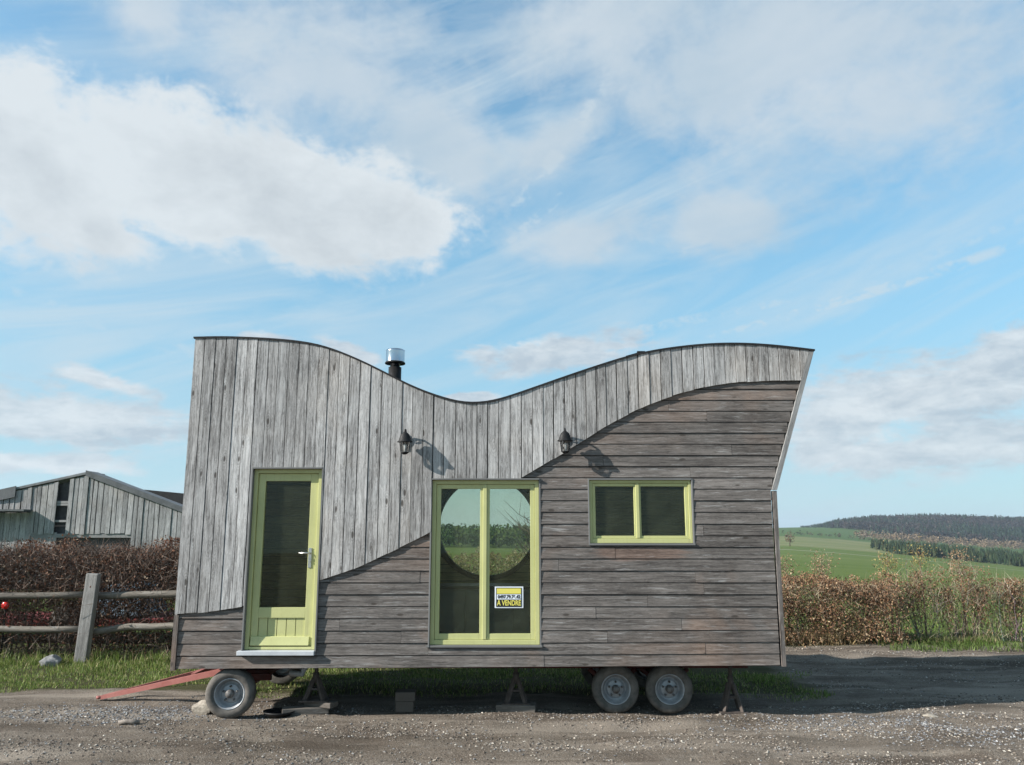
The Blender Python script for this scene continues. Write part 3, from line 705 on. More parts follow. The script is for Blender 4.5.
# ---- for-sale sign on the glass
sg=at(509,597,.05); sgn=empty('sale_sign',(sg[0],.0545,sg[2])); k=.0108
tag(sgn,'yellow, white and black for-sale card stuck low on the right window pane','sign')
mb=MB(); mb.box(-.158,.158,0,.003,-.118,.112); mb.build('border',M['whitecard'],sgn)
mb=MB(); mb.box(-.143,.140,-.003,-.0006,-.106,.10); mb.build('card',M['card'],sgn)
mb=MB(); mb.box(-.135,.132,-.0055,-.0036,.035,.092); mb.build('yellow_band',M['yellow'],sgn)
mb=MB(); mb.box(-.135,.132,-.0055,-.0036,-.026,.028); mb.build('number_band',M['whitecard'],sgn)
def text(body,size,x,z,mat,par,name,wid):
    cu=bpy.data.curves.new(name,'FONT'); cu.body=body; cu.size=size; cu.align_x='CENTER'; cu.align_y='CENTER'; cu.extrude=.0006; cu.offset=.002
    cu.materials.append(mat); o=bpy.data.objects.new(name,cu); COL.objects.link(o); o.parent=par
    bpy.context.view_layer.update(); o.scale=(wid/max(o.dimensions.x,.01),1,1)
    me=bpy.data.meshes.new_from_object(o.evaluated_get(bpy.context.evaluated_depsgraph_get())); sc_=o.scale.copy(); bpy.data.objects.remove(o); o=bpy.data.objects.new(name,me); COL.objects.link(o); o.parent=par; o.scale=sc_
    o.location=(x,-.0068 if mat is M['card'] else -.0045,z); o.rotation_euler=(R(90),0,0); return o
text('0497.79.76.42',.05,0,.001,M['card'],sgn,'lettering',.25)
text('\u00c0 VENDRE',.078,0,-.066,M['yellow'],sgn,'lettering',.265)

# ---- low cabinet inside, seen dimly through the tall window
tb=at(485,586,1.2); tt=empty('low_cabinet',(tb[0],1.5,ZB+.1)); tag(tt,'dark low cabinet standing inside the house behind the tall double window','cabinet')
hh=float(tb[2])-ZB-.1
mb=MB(); mb.box(-.9,1.0,-.30,.30,hh-.035,hh); mb.build('cabinet_top',M['furn'],tt,.004)
mb=MB(); mb.box(-.86,.96,-.27,.28,.08,hh-.036); mb.build('body',M['cab'],tt)
for k in range(3):
    mb=MB(); mb.box(-.85+k*.605,-.255+k*.605,-.288,-.271,.10,hh-.06); mb.build('cabinet_door',M['cab'],tt,.003)
mb=MB(); mb.box(-.82,.92,-.2,.26,0,.079); mb.build('plinth',M['furn'],tt)

# ---- jack stands, planks and blocks under the house
def jack(h):
    j=empty('jack_stand'); 
    m_=MB(); m_.tube([(0,0,h*.45),(0,0,h)],.022,10); m_.box(-.05,.05,-.04,.04,h-.012,h); m_.build('screw_post',M['jack'],j)
    m_=MB()
    for sx in (-1,1):
        for sy in (-1,1): m_.bar((sx*.022,sy*.022,h*.56),(sx*.105,sy*.08,.012),.038,.034)
    m_.box(-.075,.075,-.05,.05,h*.28,h*.28+.02); m_.lathe([(.036,0),(.036,.08)],(0,0,h*.52),10); m_.build('tripod',M['jack'],j)
    m_=MB(); m_.box(-.16,.16,-.115,.115,0,.014); m_.build('foot_plate',M['jack'],j)
    return j
def plank(pos,L,w,h,rz,label,grp='timber packing under the jack stands',mat='block',name='wooden_plank'):
    m_=MB(); r=random.random(); m_.box(-L/2,L/2,-w/2,w/2,0,h,g=[(-L/2,0,r),(L/2,0,r),(L/2,h,r),(-L/2,h,r),(-L/2,w,r),(L/2,w,r),(L/2,w+h,r),(-L/2,w+h,r)])
    o=m_.build(name,M[mat],None,.006); o.location=pos; o.rotation_euler=(0,0,rz); tag(o,label,'plank',grp); return o
def jackspot(px,py,y): 
    p=at(px,py,y); return float(p[0]),y
x_,y_=jackspot(313,690,.36); Hj=ZB-.1
plank((x_-.06,y_-.06,.006),.5,.16,.07,R(14),'long plank lying crossways under the jack stand by the left wheel')
plank((x_+.1,y_-.02,.0765),.36,.15,.055,R(-24),'short plank on top of another under the jack stand by the left wheel')
j1=jack(ZB+.01-.132); j1.location=(x_+.03,y_,.132)
tag(j1,'rusty jack stand on stacked planks just right of the left wheel','jack stand','jack stands under the house')
x_,y_=jackspot(516,690,.42)
plank((x_,y_-.02,.006),.44,.2,.085,R(-4),'thick plank under the middle jack stand below the double window')
j2=copy_tree(j1); j2.location=(x_,y_,.132)
tag(j2,'rusty jack stand under the double window, standing on one thick plank','jack stand','jack stands under the house')
j2.location.z=.0915; j2.scale=(1,1,(ZB+.01-.0915)/(ZB+.01-.132))
x_,y_=jackspot(731,690,.36)
j3=copy_tree(j1); j3.location=(x_,y_,.008); j3.scale=(.95,1,(ZB+.01-.008)/(ZB+.01-.132))
tag(j3,'rusty jack stand on the bare ground right of the pair of wheels','jack stand','jack stands under the house')
m_=MB(); m_.box(-.1,.1,-.1,.1,0,.115); m_.box(-.105,.115,-.1,.095,.117,.215); o=m_.build('timber_block',M['block'],None,.006); p=at(405,708,.45); o.location=(p[0],.45,.004); o.rotation_euler=(0,0,R(3))
tag(o,'squat two-piece timber block left under the house below the first lantern','block')
m_=MB(); m_.lathe([(.0,.0),(.13,.0),(.165,.03),(.175,.055),(.165,.05),(.125,.012),(0,.012)],(0,0,0),24); o=m_.build('black_pan',M['iron']); p=gnd(279,716); o.location=(p[0],p[1],.008); o.scale=(1,.9,.9)
tag(o,'shallow black pan on the ground between the left wheel and a jack stand','pan')

# ---- stones and a stick
def rock(name,px,py,size,mat,label,cat='stone',seed=1,sink=.2):
    r2=np.random.default_rng(seed); m_=MB(); nu,nv=40,26; rings=[]; pl=r2.normal(size=(13,3)); pl/=np.linalg.norm(pl,axis=1,keepdims=True); pc=r2.uniform(.62,.95,13)
    ph=r2.uniform(0,6,8)
    def dsp(v): 
        return 1+.16*math.sin(3*v[0]+ph[0])*math.sin(2.5*v[1]+ph[1])+.12*math.sin(5*v[2]+ph[2]+2*v[0])+.08*math.sin(7*v[1]+ph[3])
    pts=[]
    for j in range(nv+1):
        th=math.pi*j/nv
        for i in range(nu):
            a=2*math.pi*i/nu; v=(math.sin(th)*math.cos(a),math.sin(th)*math.sin(a),math.cos(th)); q=dsp(v)
            q=min(q,1.1,*[float(c_/max(np.dot(v,n_),.05)) for c_,n_ in zip(pc,pl)])*(1+.02*math.sin(17*v[0]+ph[4])*math.sin(15*v[2]+ph[5])+.015*math.sin(31*v[1]+ph[6])); pts.append((v[0]*q*size[0]/2,v[1]*q*size[1]/2,v[2]*q*size[2]/2))
    n=m_.verts(pts)
    for j in range(nv):
        for i in range(nu): m_.face([n+j*nu+i,n+(j+1)*nu+i,n+(j+1)*nu+(i+1)%nu,n+j*nu+(i+1)%nu],None,0,False)
    o=m_.build(name,M[mat]); p=gnd(px,py); o.location=(p[0],p[1],size[2]*(.5-sink)); tag(o,label,cat); return o
rock('field_stone',51,667,(.36,.3,.24),'stone','rounded grey stone in the grass at the left fence','stone',3)
rock('wheel_stone',203,715,(.25,.2,.17),'palestone','pale angular stone wedged against the left wheel','stone',5,.12)
rock('flat_stone',930,718,(.17,.12,.05),'palestone','pale flat stone on the gravel right of the house','stone',8,.1)
m_=MB(); p=gnd(128,725); m_.tube([(-.1,-.01,.025),(-.02,.012,.032),(.05,0,.03),(.11,.02,.03)],[.018,.026,.024,.014],8); o=m_.build('stick',M['stick']); o.location=(p[0],p[1],0); tag(o,'short broken stick lying on the gravel below the drawbar','stick')

# ------------------------------------------------------------------ left: fence, hedge, barn
FY=float(gnd(80,664)[1])
fence=empty('wooden_fence',(float(gnd(80,664)[0]),FY,0)); tag(fence,'weathered post and rail fence in front of the brown hedge on the left','fence')
fence_o=np.array(fence.location)
def post(base,top,w,t_):
    m_=MB(); a=Vector(base)-Vector(fence_o); b=Vector(top)-Vector(fence_o); m_.bar(a,b,w,t_,up=(0,1,0)); m_.build('post',M['postwood'],fence,.01)
b_=at(80.5,667,FY); t__=at(94,573.5,FY); post(b_,t__,.185,.12)
post((b_[0]-2.6,FY,-.05),(b_[0]-2.55,FY,1.35),.17,.12); post((b_[0]+2.5,FY,-.05),(b_[0]+2.52,FY,1.3),.17,.12)
def rail(pts,rad):
    m_=MB(); P=[Vector(p)-Vector(fence_o) for p in pts]; Q=[]
    for i in range(len(P)-1):
        for k in range(5): Q.append(P[i].lerp(P[i+1],k/5)+Vector((0,random.uniform(-.008,.008),random.uniform(-.008,.008))))
    Q.append(P[-1]); m_.tube(Q,[rad*random.uniform(.9,1.06) for _ in Q],10); m_.build('rail',M['railwood'],fence)
yb=FY+.06+.055
rail([at(-70,596.5,yb),at(90,594.5,yb)],.052); rail([at(86,596,yb+.0),at(230,593.5,yb)],.058)
rail([at(-70,629.5,yb),at(89,629,yb)],.055); rail([at(92,632,yb+.0),at(130,627,yb),at(230,626,yb)],.056)

def twigs(mb,base,h,n,spread,rad,col,gen=2):
    """a few crooked stems with side twigs"""
    for _ in range(n):
        p=Vector(base)+Vector((random.uniform(-spread,spread),random.uniform(-spread,spread)*.6,0)); d=Vector((random.uniform(-.25,.25),random.uniform(-.2,.2),1))
        pts=[p.copy()]; L=h*random.uniform(.7,1.05); k=6
        for i in range(k):
            d=(d+Vector((random.uniform(-.22,.22),random.uniform(-.2,.2),random.uniform(-.05,.15)))).normalized(); p=p+d*(L/k); pts.append(p.copy())
        rr=rad*random.uniform(.6,1.2); c=tuple(q*random.uniform(.7,1.25) for q in col)
        mb.tube(pts,[rr*(1-.8*i/k) for i in range(k+1)],4,c,cap=False)
        if gen>0:
            for _ in range(random.randint(4,8)):
                i=random.randint(1,k); q=pts[i]; dd=(Vector((random.uniform(-1,1),random.uniform(-.8,.8),random.uniform(.1,1.0)))).normalized(); l=h*random.uniform(.1,.3)
                q2=q+dd*l*.5+Vector((0,0,.02)); q3=q2+(dd+Vector((random.uniform(-.4,.4),0,.35))).normalized()*l*.5
                mb.tube([q,q2,q3],[rr*.45,rr*.3,rr*.12],3,c,cap=False)
                if gen>1 and random.random()<.6:
                    q4=q2+(dd+Vector((random.uniform(-1,1),random.uniform(-.5,.5),.4))).normalized()*l*.4; mb.tube([q2,q4],[rr*.25,rr*.1],3,c,cap=False)
def leaves(name,P,size,cols,w,parent,mat='leaf',aspect=.6):
    V,Fq=leaf_geo(P,size,aspect); return np_mesh(name,V,Fq,palette(len(P),cols,w,.25),M[mat],parent,kind='stuff' if name=='leaves' else None)
BROWN=[(.19,.09,.055),(.12,.062,.042),(.26,.15,.095),(.07,.046,.036),(.36,.27,.19)]
COPPER=[(.30,.165,.09),(.23,.125,.072),(.38,.25,.145),(.12,.07,.046),(.46,.35,.225)]
def twiglets(name,P,L,cols,parent,up=.8,wd=.0038):
    n=len(P); a=rand_dirs(n)+np.array([0,0,up]); a/=np.linalg.norm(a,axis=1,keepdims=True); b=np.cross(a,rand_dirs(n)); b/=np.linalg.norm(b,axis=1,keepdims=True)+1e-9
    L=rng.uniform(L[0],L[1],n)[:,None]; w=wd*rng.uniform(.6,1.4,(n,1)); c=np.cross(a,b)
    V=np.concatenate([(P+b*w),(P-b*w*.5+c*w*.8),(P-b*w*.5-c*w*.8),(P+a*L+b*L*.1)],1).reshape(-1,3); i=np.arange(n)[:,None]*4
    Fq=np.concatenate([np.concatenate([i,i+1,i+3],1),np.concatenate([i+1,i+2,i+3],1),np.concatenate([i+2,i,i+3],1)])
    C_=palette(n,cols,None,.2); return np_mesh(name,V,Fq,np.concatenate([C_]*3),M['bark'],parent,kind='stuff')
# left hedge
HY=FY+.75
hl=empty('beech_hedge',(-6,HY,0)); tag(hl,'dark brown winter hedge behind the wooden fence, in front of the barn','hedge')
x0,x1=-9.3,-2.4; htop=float(at(90,549,HY)[2])
mb=MB(); 
for xx in np.arange(x0,x1,.13): twigs(mb,(xx+6+random.uniform(-.06,.06),random.uniform(-.25,.3),-.02),htop*.98,1,.05,.015,(.11,.085,.065),2)
mb.build('stems',M['bark'],hl)
N=62000; X=rng.uniform(x0,x1,N); u=rng.random(N)
zt=htop*(1+.05*np.sin(X*3.1)+.045*np.sin(X*7.7+1)+.03*np.sin(X*17))
Z=zt*np.power(u,.75)*1.02+rng.normal(0,.03,N); 
dens=.5+.5*np.sin(X*4.3+np.sin(Z*5))*np.sin(Z*6.1+X*1.3)
keep=(rng.random(N)<np.clip(.55+.35*(Z/htop>.42)+.3*dens-.38*((Z/htop>.33)&(Z/htop<.58)&(np.sin(X*3.2+1)>.55)),.1,1))&(Z>.02)
X,Z=X[keep],Z[keep]; Y=rng.normal(0,.24,len(X))
leaves('leaves',np.stack([X+6,Y,Z],1),rng.uniform(.03,.06,len(X)),BROWN,[4,4,2,3,1],hl)
n=26000; X=rng.uniform(x0,x1,n); P=np.stack([X+6,rng.normal(-.08,.25,n),htop*1.0*np.power(rng.random(n),.7)],1)
twiglets('twigs',P,(.10,.34),[(.17,.12,.095),(.10,.07,.055),(.27,.21,.17)],hl)
# red farm trailer half hidden by the hedge
ft=empty('farm_trailer',(-6.6,HY+2.0,0)); tag(ft,'red farm trailer with a pale blue tarpaulin, mostly hidden behind the brown hedge','trailer')
q0=at(10,620,HY+1.9); q1=at(178,617,HY+1.9); zl=float(q0[2])
mb=MB(); mb.box(float(q0[0])+6.6-1.2,float(q1[0])+6.6,-.6,.9,zl-.05,zl+.06); mb.build('bed',M['redbed'],ft)
mb=MB(); tq=at(120,588,HY+1.9); mb.hexa([(float(tq[0])+6.6-.5,-.5,zl+.095),(float(tq[0])+6.6+.6,-.5,zl+.095),(float(tq[0])+6.6+.45,-.2,float(tq[2])+.06),(float(tq[0])+6.6-.45,-.2,float(tq[2])),(float(tq[0])+6.6-.5,.8,zl+.095),(float(tq[0])+6.6+.6,.8,zl+.095),(float(tq[0])+6.6+.4,.6,float(tq[2])+.1),(float(tq[0])+6.6-.45,.6,float(tq[2])+.05)]); mb.build('tarpaulin',M['tarp'],ft,.05)
for sx in (-1.4,1.3):
    mb=MB(); mb.lathe([(.1,-.02),(.33,-.02),(.36,.03),(.36,.13),(.33,.18),(.1,.18)],(sx,-.62,.36),24,'y'); mb.build('wheel',M['rubber'],ft)
rf=at(5,605.5,FY+.3); ro=empty('round_reflector',(rf[0],FY+.3,0)); tag(ro,'round bright red reflector on a stake at the left edge of the fence','reflector')
mb=MB(); mb.lathe([(.0,-.014),(.05,-.012),(.06,0),(.06,.01)],(0,0,rf[2]),20,'y'); mb.build('disc',M['reflector'],ro)
mb=MB(); mb.tube([(0,.03,-.03),(0,.025,rf[2]+.03)],.014,8); mb.build('stake',M['iron'],ro)

# barn
BY=22.0; barn=empty('barn',(-14,BY,0)); tag(barn,'old grey wooden barn with gappy gable boards behind the left hedge','barn')
BO=np.array([-14,BY,0.0])
def bp(px,py,y=BY): return at(px,py,y)-BO
apex=bp(88,474); le=bp(-90,512); re_=bp(215,523)
def ztop(x):
    return np.interp(x,[le[0],apex[0],re_[0]],[le[2],apex[2],re_[2]])
sl0,sl1=bp(59,500)[0],bp(69,500)[0]; zb1=bp(80,534)[2]; zb2=bp(80,551)[2]; xb1=bp(130,534)[0]; zshed=bp(16,511)[2]; xshed=bp(32,511)[0]
mb=MB(); x=le[0]+.2
while x<re_[0]-.1:
    w=random.uniform(.17,.25); xa,xb_=x+.008,x+w-random.uniform(.008,.03); x+=w
    xm=(xa+xb_)/2
    if sl0-.05<xm<sl1+.05: continue
    lo=zb1+random.uniform(-.03,.03) if xshed<xm<xb1 else (zshed+.05 if xm<=xshed else zb2-.8)
    yo=random.uniform(-.025,.015); r=random.random(); lean=random.uniform(-.02,.02)
    h0,h1=ztop(xa)-.06,ztop(xb_)-.06
    mb.hexa([(xa+lean,yo,lo),(xb_+lean,yo,lo),(xb_,yo,h1),(xa,yo,h0),(xa+lean,.03,lo),(xb_+lean,.03,lo),(xb_,.03,h1),(xa,.03,h0)],g=[(lo,0,r),(lo,w,r),(h1,w,r),(h0,0,r)]*2)
mb.build('gable_boards',M['barnwood'],barn)
mb=MB(); mb.box(le[0],re_[0],.2,.3,-1,zb1+.3); 
for p_,q_ in ((le[0]+.1,apex[0]),(apex[0],re_[0]-.1)):
    slab(mb,[(p_,zb1+.31),(q_,zb1+.31),(q_,ztop(q_)-.12),(p_,ztop(p_)-.12)],.2,.28)
mb.build('dark_backing',M['furn'],barn)  # backing sheet behind slot and gaps, the barn's inner shade in its dark colour
mb=MB()
for zz_ in (502,504.5,521): q=bp(64,zz_); mb.box(sl0-.3,sl1+.3,.035,.08,q[2]-.04,q[2]+.04,g=[(0,0,.3)]*8)
q=bp(64,535); mb.box(xshed,xb1+.4,.035,.12,q[2]-.1,q[2]+.05,g=[(0,0,.6)]*8)
mb.build('cross_rails',M['barnwood'],barn)
mb=MB(); xx=le[0]-.4
while xx<sl0-.1:
    w=random.uniform(.16,.24); r=random.random(); yo=random.uniform(-.02,.01); hi_=zshed-.06 if xx<xshed else zb1+.06
    mb.box(xx+.006,xx+w-.006,.035+yo,.07,zshed-2.8,hi_,g=[(zshed-2.8,0,r),(zshed-2.8,w,r),(hi_,w,r),(hi_,0,r)]*2); xx+=w
mb.build('lower_boards',M['barnwood'],barn)
mb=MB(); mb.box(le[0]-.5,xshed+.05,-.62,-.03,zshed-.02,zshed+.05); mb.build('added_shade_canopy',M['barnedge'],barn)  # overhang added and sized to throw shade on the lower boards
mb=MB()
def roofslab(a,b,t0,y0,y1,off): slab(mb,[(a[0],a[1]+off),(b[0],b[1]+off),(b[0],b[1]+off+t0),(a[0],a[1]+off+t0)] if a[0]<b[0] else [],y0,y1)
roofslab((le[0]-.4,le[2]-.12),(apex[0],apex[2]),.09,-.04,1.3,.0); roofslab((apex[0],apex[2]),(re_[0]+.6,re_[2]-.2),.12,-.04,.75,.0)
mb.build('roof',M['barnroof'],barn)
mb=MB(); slab(mb,[(apex[0]-.05,apex[2]-.07),(re_[0]+.6,re_[2]-.2-.07),(re_[0]+.6,re_[2]-.2+.135),(apex[0]-.05,apex[2]+.14)],-.09,-.045)
q=bp(17,488); slab(mb,[(le[0]-.4,le[2]-.40),(q[0],ztop(q[0])-.30),(q[0],ztop(q[0])+.12),(le[0]-.4,le[2]+.0)],-.09,-.045)
mb.build('bargeboard',M['barnedge'],barn)
mb=MB(); q0=bp(138,489,BY+9)+0; q1=bp(200,497,BY+9); off=9.0; q1[2]+=.1
slab(mb,[(q0[0],q0[2]-1.2),(q1[0],q1[2]-1.4),(q1[0],q1[2]),(q0[0],q0[2])],off,off+6); mb.build('rear_roof',M['roof'],barn)
for pt in (apex,): pass
mb=MB(); mb.box(re_[0]-.1,re_[0],.03,2.4,-1,re_[2]-.15); mb.build('side_wall',M['barnwood'],barn)
mb=MB(); mb.box(le[0],le[0]+.1,.03,2.4,-1,le[2]-.15); mb.build('side_wall',M['barnwood'],barn)
mb=MB(); mb.box(le[0],re_[0],2.4,2.5,-1,le[2]-.2); mb.build('back_wall',M['barnwood'],barn)

# ------------------------------------------------------------------ right: hedge and shrubs
RY=float(gnd(880,642)[1])
hr=empty('beech_hedge',(5,RY,0)); tag(hr,'dense hedge of dry copper leaves just right of the house','hedge')
xa_=float(at(560,600,RY)[0]); xb_=float(at(893,600,RY)[0]); ht=float(at(830,578,RY)[2])
mb=MB()
for xx in np.arange(xa_,xb_,.12): twigs(mb,(xx-5,random.uniform(-.3,.3),-.02),ht*.98,1,.05,.012,(.2,.16,.12),2)
mb.build('stems',M['bark'],hr)
N=85000; X=rng.uniform(xa_,xb_,N); zt=ht*(1+.05*np.sin(X*3.7)+.04*np.sin(X*9.1)+.03*np.sin(X*21)); Z=zt*np.power(rng.random(N),.7)+rng.normal(0,.03,N); Y=rng.normal(0,.26,N)-.25*(1-Z/ht)
k=(Z>.03)&(rng.random(N)<np.clip(.65+.5*np.sin(X*5+Z*3)*np.sin(Z*7-X*2),.25,1))
leaves('leaves',np.stack([X-5,Y,Z],1)[k],rng.uniform(.025,.05,k.sum()),COPPER,[4,4,3,3,1.5],hr)
n=9000; X=rng.uniform(xa_,xb_,n); P=np.stack([X-5,rng.normal(-.12,.25,n),ht*.90*np.power(rng.random(n),.8)],1)
twiglets('twigs',P,(.08,.3),[(.30,.23,.16),(.22,.165,.115),(.40,.33,.24)],hr,.8,.003)
shr=[(905,.95,.75,'leafy brown hedge shrub with a tuft of yellow buds, first past the dense hedge'),
     (925,1.12,.55,'thin copper hedge shrub with open gaps, topped by a yellowish sapling'),
     (948,.88,.45,'sparse low hedge shrub in front of the green field'),
     (966,1.2,.65,'taller reddish hedge shrub with a bushy top'),
     (985,.9,.45,'slim bare-stemmed hedge shrub with few leaves'),
     (1003,1.0,.4,'pale bare hedge shrub second from the right edge'),
     (1021,1.0,.8,'dark leafy hedge shrub at the right edge of the picture'),
     (1050,1.0,.8,None),(1085,1.0,.7,None)]
for i,(px,hk,ld,lab) in enumerate(shr):
    bx=float(at(px,640,RY)[0]); o=empty('hedge_shrub',(bx,RY,0)); 
    tag(o,lab or 'brown hedge shrub beyond the right edge','shrub','sparse hedge shrubs by the field')
    mb=MB(); twigs(mb,(0,0,-.02),ht*hk*.95,5,.18,.012,(.25,.2,.15),2); mb.build('stems',M['bark'],o)
    n=int(2500*ld); a=rng.normal(0,.15,n); z=ht*hk*np.clip(rng.beta(3.2,1.5,n),0,1.02)
    cl=rng.normal(0,.14,(9,2)); ci=rng.integers(0,9,n)
    P=np.stack([a*.32+cl[ci,0]*(.3+z*.8),rng.normal(0,.1,n)+cl[ci,1]*.5,z],1)
    leaves('leaves',P,rng.uniform(.022,.045,n),COPPER,[4,4,2,4,1],o)
    n=int(380); z=ht*hk*np.power(rng.random(n),.85)*.95; ci=rng.integers(0,9,n)
    twiglets('twigs',np.stack([rng.normal(0,.2,n)+cl[ci,0]*(.4+z)*.6,rng.normal(0,.14,n),z],1),(.08,.3),[(.36,.29,.21),(.27,.21,.15),(.45,.38,.29)],o,1.2,.003)
# saplings standing out of the hedge
for px,py,lab in ((785,568,'small tan sapling right beside the corner of the house, above the copper hedge'),(821,563,'twiggy brown sapling above the dense copper hedge'),(887,562,'yellowish sapling above the end of the dense hedge'),(919,557,'yellow-budded sapling, tallest above the sparse shrubs'),(958,559,'wide brownish sapling above the reddish shrub')):
    q=at(px,py,RY+.35); o=empty('sapling',(q[0],RY+.35,0)); tag(o,lab,'sapling','saplings standing out of the right hedge')
    mb=MB(); mb.tube([(0,0,-.05),(.02,0,.8),(0,.0,float(q[2]))],[.02,.015,.006],5,(.22,.18,.13)); 
    for _ in range(16):
        z0=random.uniform(.8,float(q[2])); A=random.uniform(0,6.28); mb.tube([(0,0,z0),(.12*math.cos(A),.12*math.sin(A),z0+.1),(.17*math.cos(A),.17*math.sin(A),z0+.22)],[.006,.004,.002],3,(.25,.2,.14),cap=False)
    mb.build('trunk',M['bark'],o)
    n=420; P=np.stack([rng.normal(0,.12,n),rng.normal(0,.12,n),float(q[2])+rng.normal(-.02,.13,n)],1)
    cols=[(.38,.32,.12),(.3,.24,.10),(.25,.17,.09)] if px in(887,919) else [(.34,.22,.13),(.26,.17,.10),(.4,.3,.2)]
    leaves('crown',P,rng.uniform(.02,.045,n),cols,None,o)
# bare little tree behind the house, seen through the round window
bt=at(513,560,9.0); o=empty('bare_tree',(bt[0]+.55,9.0,terr(bt[0],9.0))); tag(o,'leafless young tree behind the house, seen through the tall window','tree')
mb=MB(); mb.tube([(0,0,-.1),(.03,0,.9),(0,0,1.8),(-.05,0,2.6),(-.1,0,3.25)],[.06,.05,.04,.025,.01],7,(.12,.10,.085))
for _ in range(64):
    z0=random.uniform(.9,3.1); A=random.uniform(0,6.28); l=random.uniform(.5,1.1); dx,dy=math.cos(A),math.sin(A)
    p1=Vector((dx*l*.5,dy*l*.5,z0+l*.25)); p2=p1+Vector((dx*l*.4,dy*l*.4,l*.35))
    mb.tube([(0,0,z0),p1,p2],[.012,.008,.003],4,(.12,.10,.085),cap=False)
    for _ in range(3):
        s_=Vector((0,0,z0)).lerp(p1,random.uniform(.4,1)); e_=s_+Vector((random.uniform(-.3,.3),random.uniform(-.3,.3),random.uniform(.1,.4))); mb.tube([s_,e_],[.007,.003],3,(.12,.10,.085),cap=False)
mb.build('trunk',M['bark'],o)
# low thorn hedge behind the house
hb=empty('thorn_hedge',(0,8.4,0)); tag(hb,'low tangled brown hedge beyond the house, seen through the round window','hedge')
N=26000; X=rng.uniform(-2.6,2.2,N); hh_=float(at(487,553,8.4)[2]); Z=hh_*np.power(rng.random(N),.8)*(1+.035*np.sin(X*7)+.03*np.sin(X*17+1)+.02*np.sin(X*41)); 
leaves('leaves',np.stack([X,rng.normal(0,.3,N),Z],1),rng.uniform(.03,.06,N),[(.3,.24,.14),(.2,.16,.09),(.16,.17,.07),(.4,.36,.28)],None,hb)
mb=MB()
for xx in np.arange(-2.6,2.2,.15): twigs(mb,(xx,random.uniform(-.2,.2),-.05),hh_,1,.05,.011,(.2,.17,.13),1)
mb.build('stems',M['bark'],hb)

# ------------------------------------------------------------------ grass and gravel
def scatter(n,x0,x1,y0,y1): return rng.uniform(x0,x1,n),rng.uniform(y0,y1,n)
GREEN=[(.145,.215,.045),(.20,.265,.065),(.095,.15,.03),(.31,.30,.12),(.46,.40,.22)]
def nz(x,y,f,ph): return np.sin(x*f+ph)*np.sin(y*f*1.3+ph*2)+.5*np.sin(x*f*2.3+y*f*1.1+ph)
X,Y=scatter(110000,-9.5,4.9,.35,3.9)
GE=float(gnd(100,689)[1])
edge=1.28+.16*nz(X,Y*0,1.3,.7)+.05*nz(X,Y,6,2)
edge=np.where(X<-3.3,GE+edge-1.28,edge)
right=3.75+.25*nz(Y,X*0,2,1)+.35*rng.random(len(X))
k=(Y>edge)&(X<right)&~((X>-2.9)&(X<3.3)&(Y<.9+.1*nz(X,Y,4,1))&(rng.random(len(X))<.7))&~((X>2.6)&(Y>2.6+.4*rng.random(len(X))))
und=(np.abs(X-.1)<3.1)&(Y<2.45)
thin=rng.random(len(X))<np.clip(.75+.35*nz(X,Y,2.6,.3),.15,1)*np.where(und,.4,1); k&=thin
X,Y=X[k],Y[k]; P=np.stack([X,Y,terr(X,Y)-.005],1)
hgt=rng.uniform(.022,.065,len(X))*(1+1.1*np.clip((Y-2.6)/.9,0,1)*(X<-2.5))*(1+.3*nz(X,Y,3,1))
V,T=blades_geo(P,hgt,rng.uniform(.006,.012,len(X)),.5); C_=palette(len(X),GREEN,[4,4,3,2,.8],.2); C3=np.concatenate([C_]*3)
np_g=np_mesh('grass',V,T,C3,M['grass']); tag(np_g,'short green grass of the verge left of and under the house','grass',kind='stuff')
# rough grass at the foot of the right hedge
def tuftzone(n,xa,xb,ya,yb,cols,h,name,lab):
    X,Y=scatter(n,xa,xb,ya,yb); k=rng.random(n)<np.clip(.55+.55*nz(X,Y,3.1,1.9),.05,1); X,Y=X[k],Y[k]
    V,T=blades_geo(np.stack([X,Y,terr(X,Y)-.01],1),rng.uniform(h*.4,h,len(X)),rng.uniform(.008,.016,len(X)),.6); C_=palette(len(X),cols,None,.22)
    o=np_mesh(name,V,T,np.concatenate([C_]*3),M['grass']); tag(o,lab,'grass',kind='stuff')
tuftzone(5000,-9.4,-3.2,HY-.85,HY-.25,[(.17,.24,.05),(.23,.29,.08),(.11,.16,.04),(.42,.36,.2)],.26,'rough_grass','longer uneven grass along the foot of the left hedge and fence')
xg0=float(gnd(785,640)[0]); 
tuftzone(5000,xg0-.8,float(gnd(850,640)[0]),RY-.42,RY+.15,[(.5,.4,.22),(.42,.32,.17),(.36,.27,.15)],.42,'dry_grass','tall dry straw-coloured grass at the foot of the dense hedge')
tuftzone(9000,float(gnd(845,640)[0]),8.8,RY-.35,RY+.4,[(.10,.17,.035),(.14,.20,.05),(.32,.28,.15),(.08,.12,.03),(.4,.33,.2)],.2,'rough_grass','rough green grass along the foot of the sparse shrubs')
tuftzone(2600,float(gnd(905,655)[0]),9.6,RY-1.2,RY-.3,[(.10,.17,.035),(.15,.20,.055),(.08,.12,.03)],.16,'rough_grass','green grass patch reaching onto the track at the right edge')
X,Y=scatter(30000,4.2,13,RY+.9,RY+9); V,T=blades_geo(np.stack([X,Y,terr(X,Y)-.01],1),rng.uniform(.03,.07,len(X)),rng.uniform(.012,.022,len(X)),.5); C_=palette(len(X),[(.11,.18,.035),(.14,.21,.05),(.19,.23,.075)],None,.2)
tag(np_mesh('field_grass',V,T,np.concatenate([C_]*3),M['grass']),'green meadow grass just beyond the sparse shrubs','grass',kind='stuff')
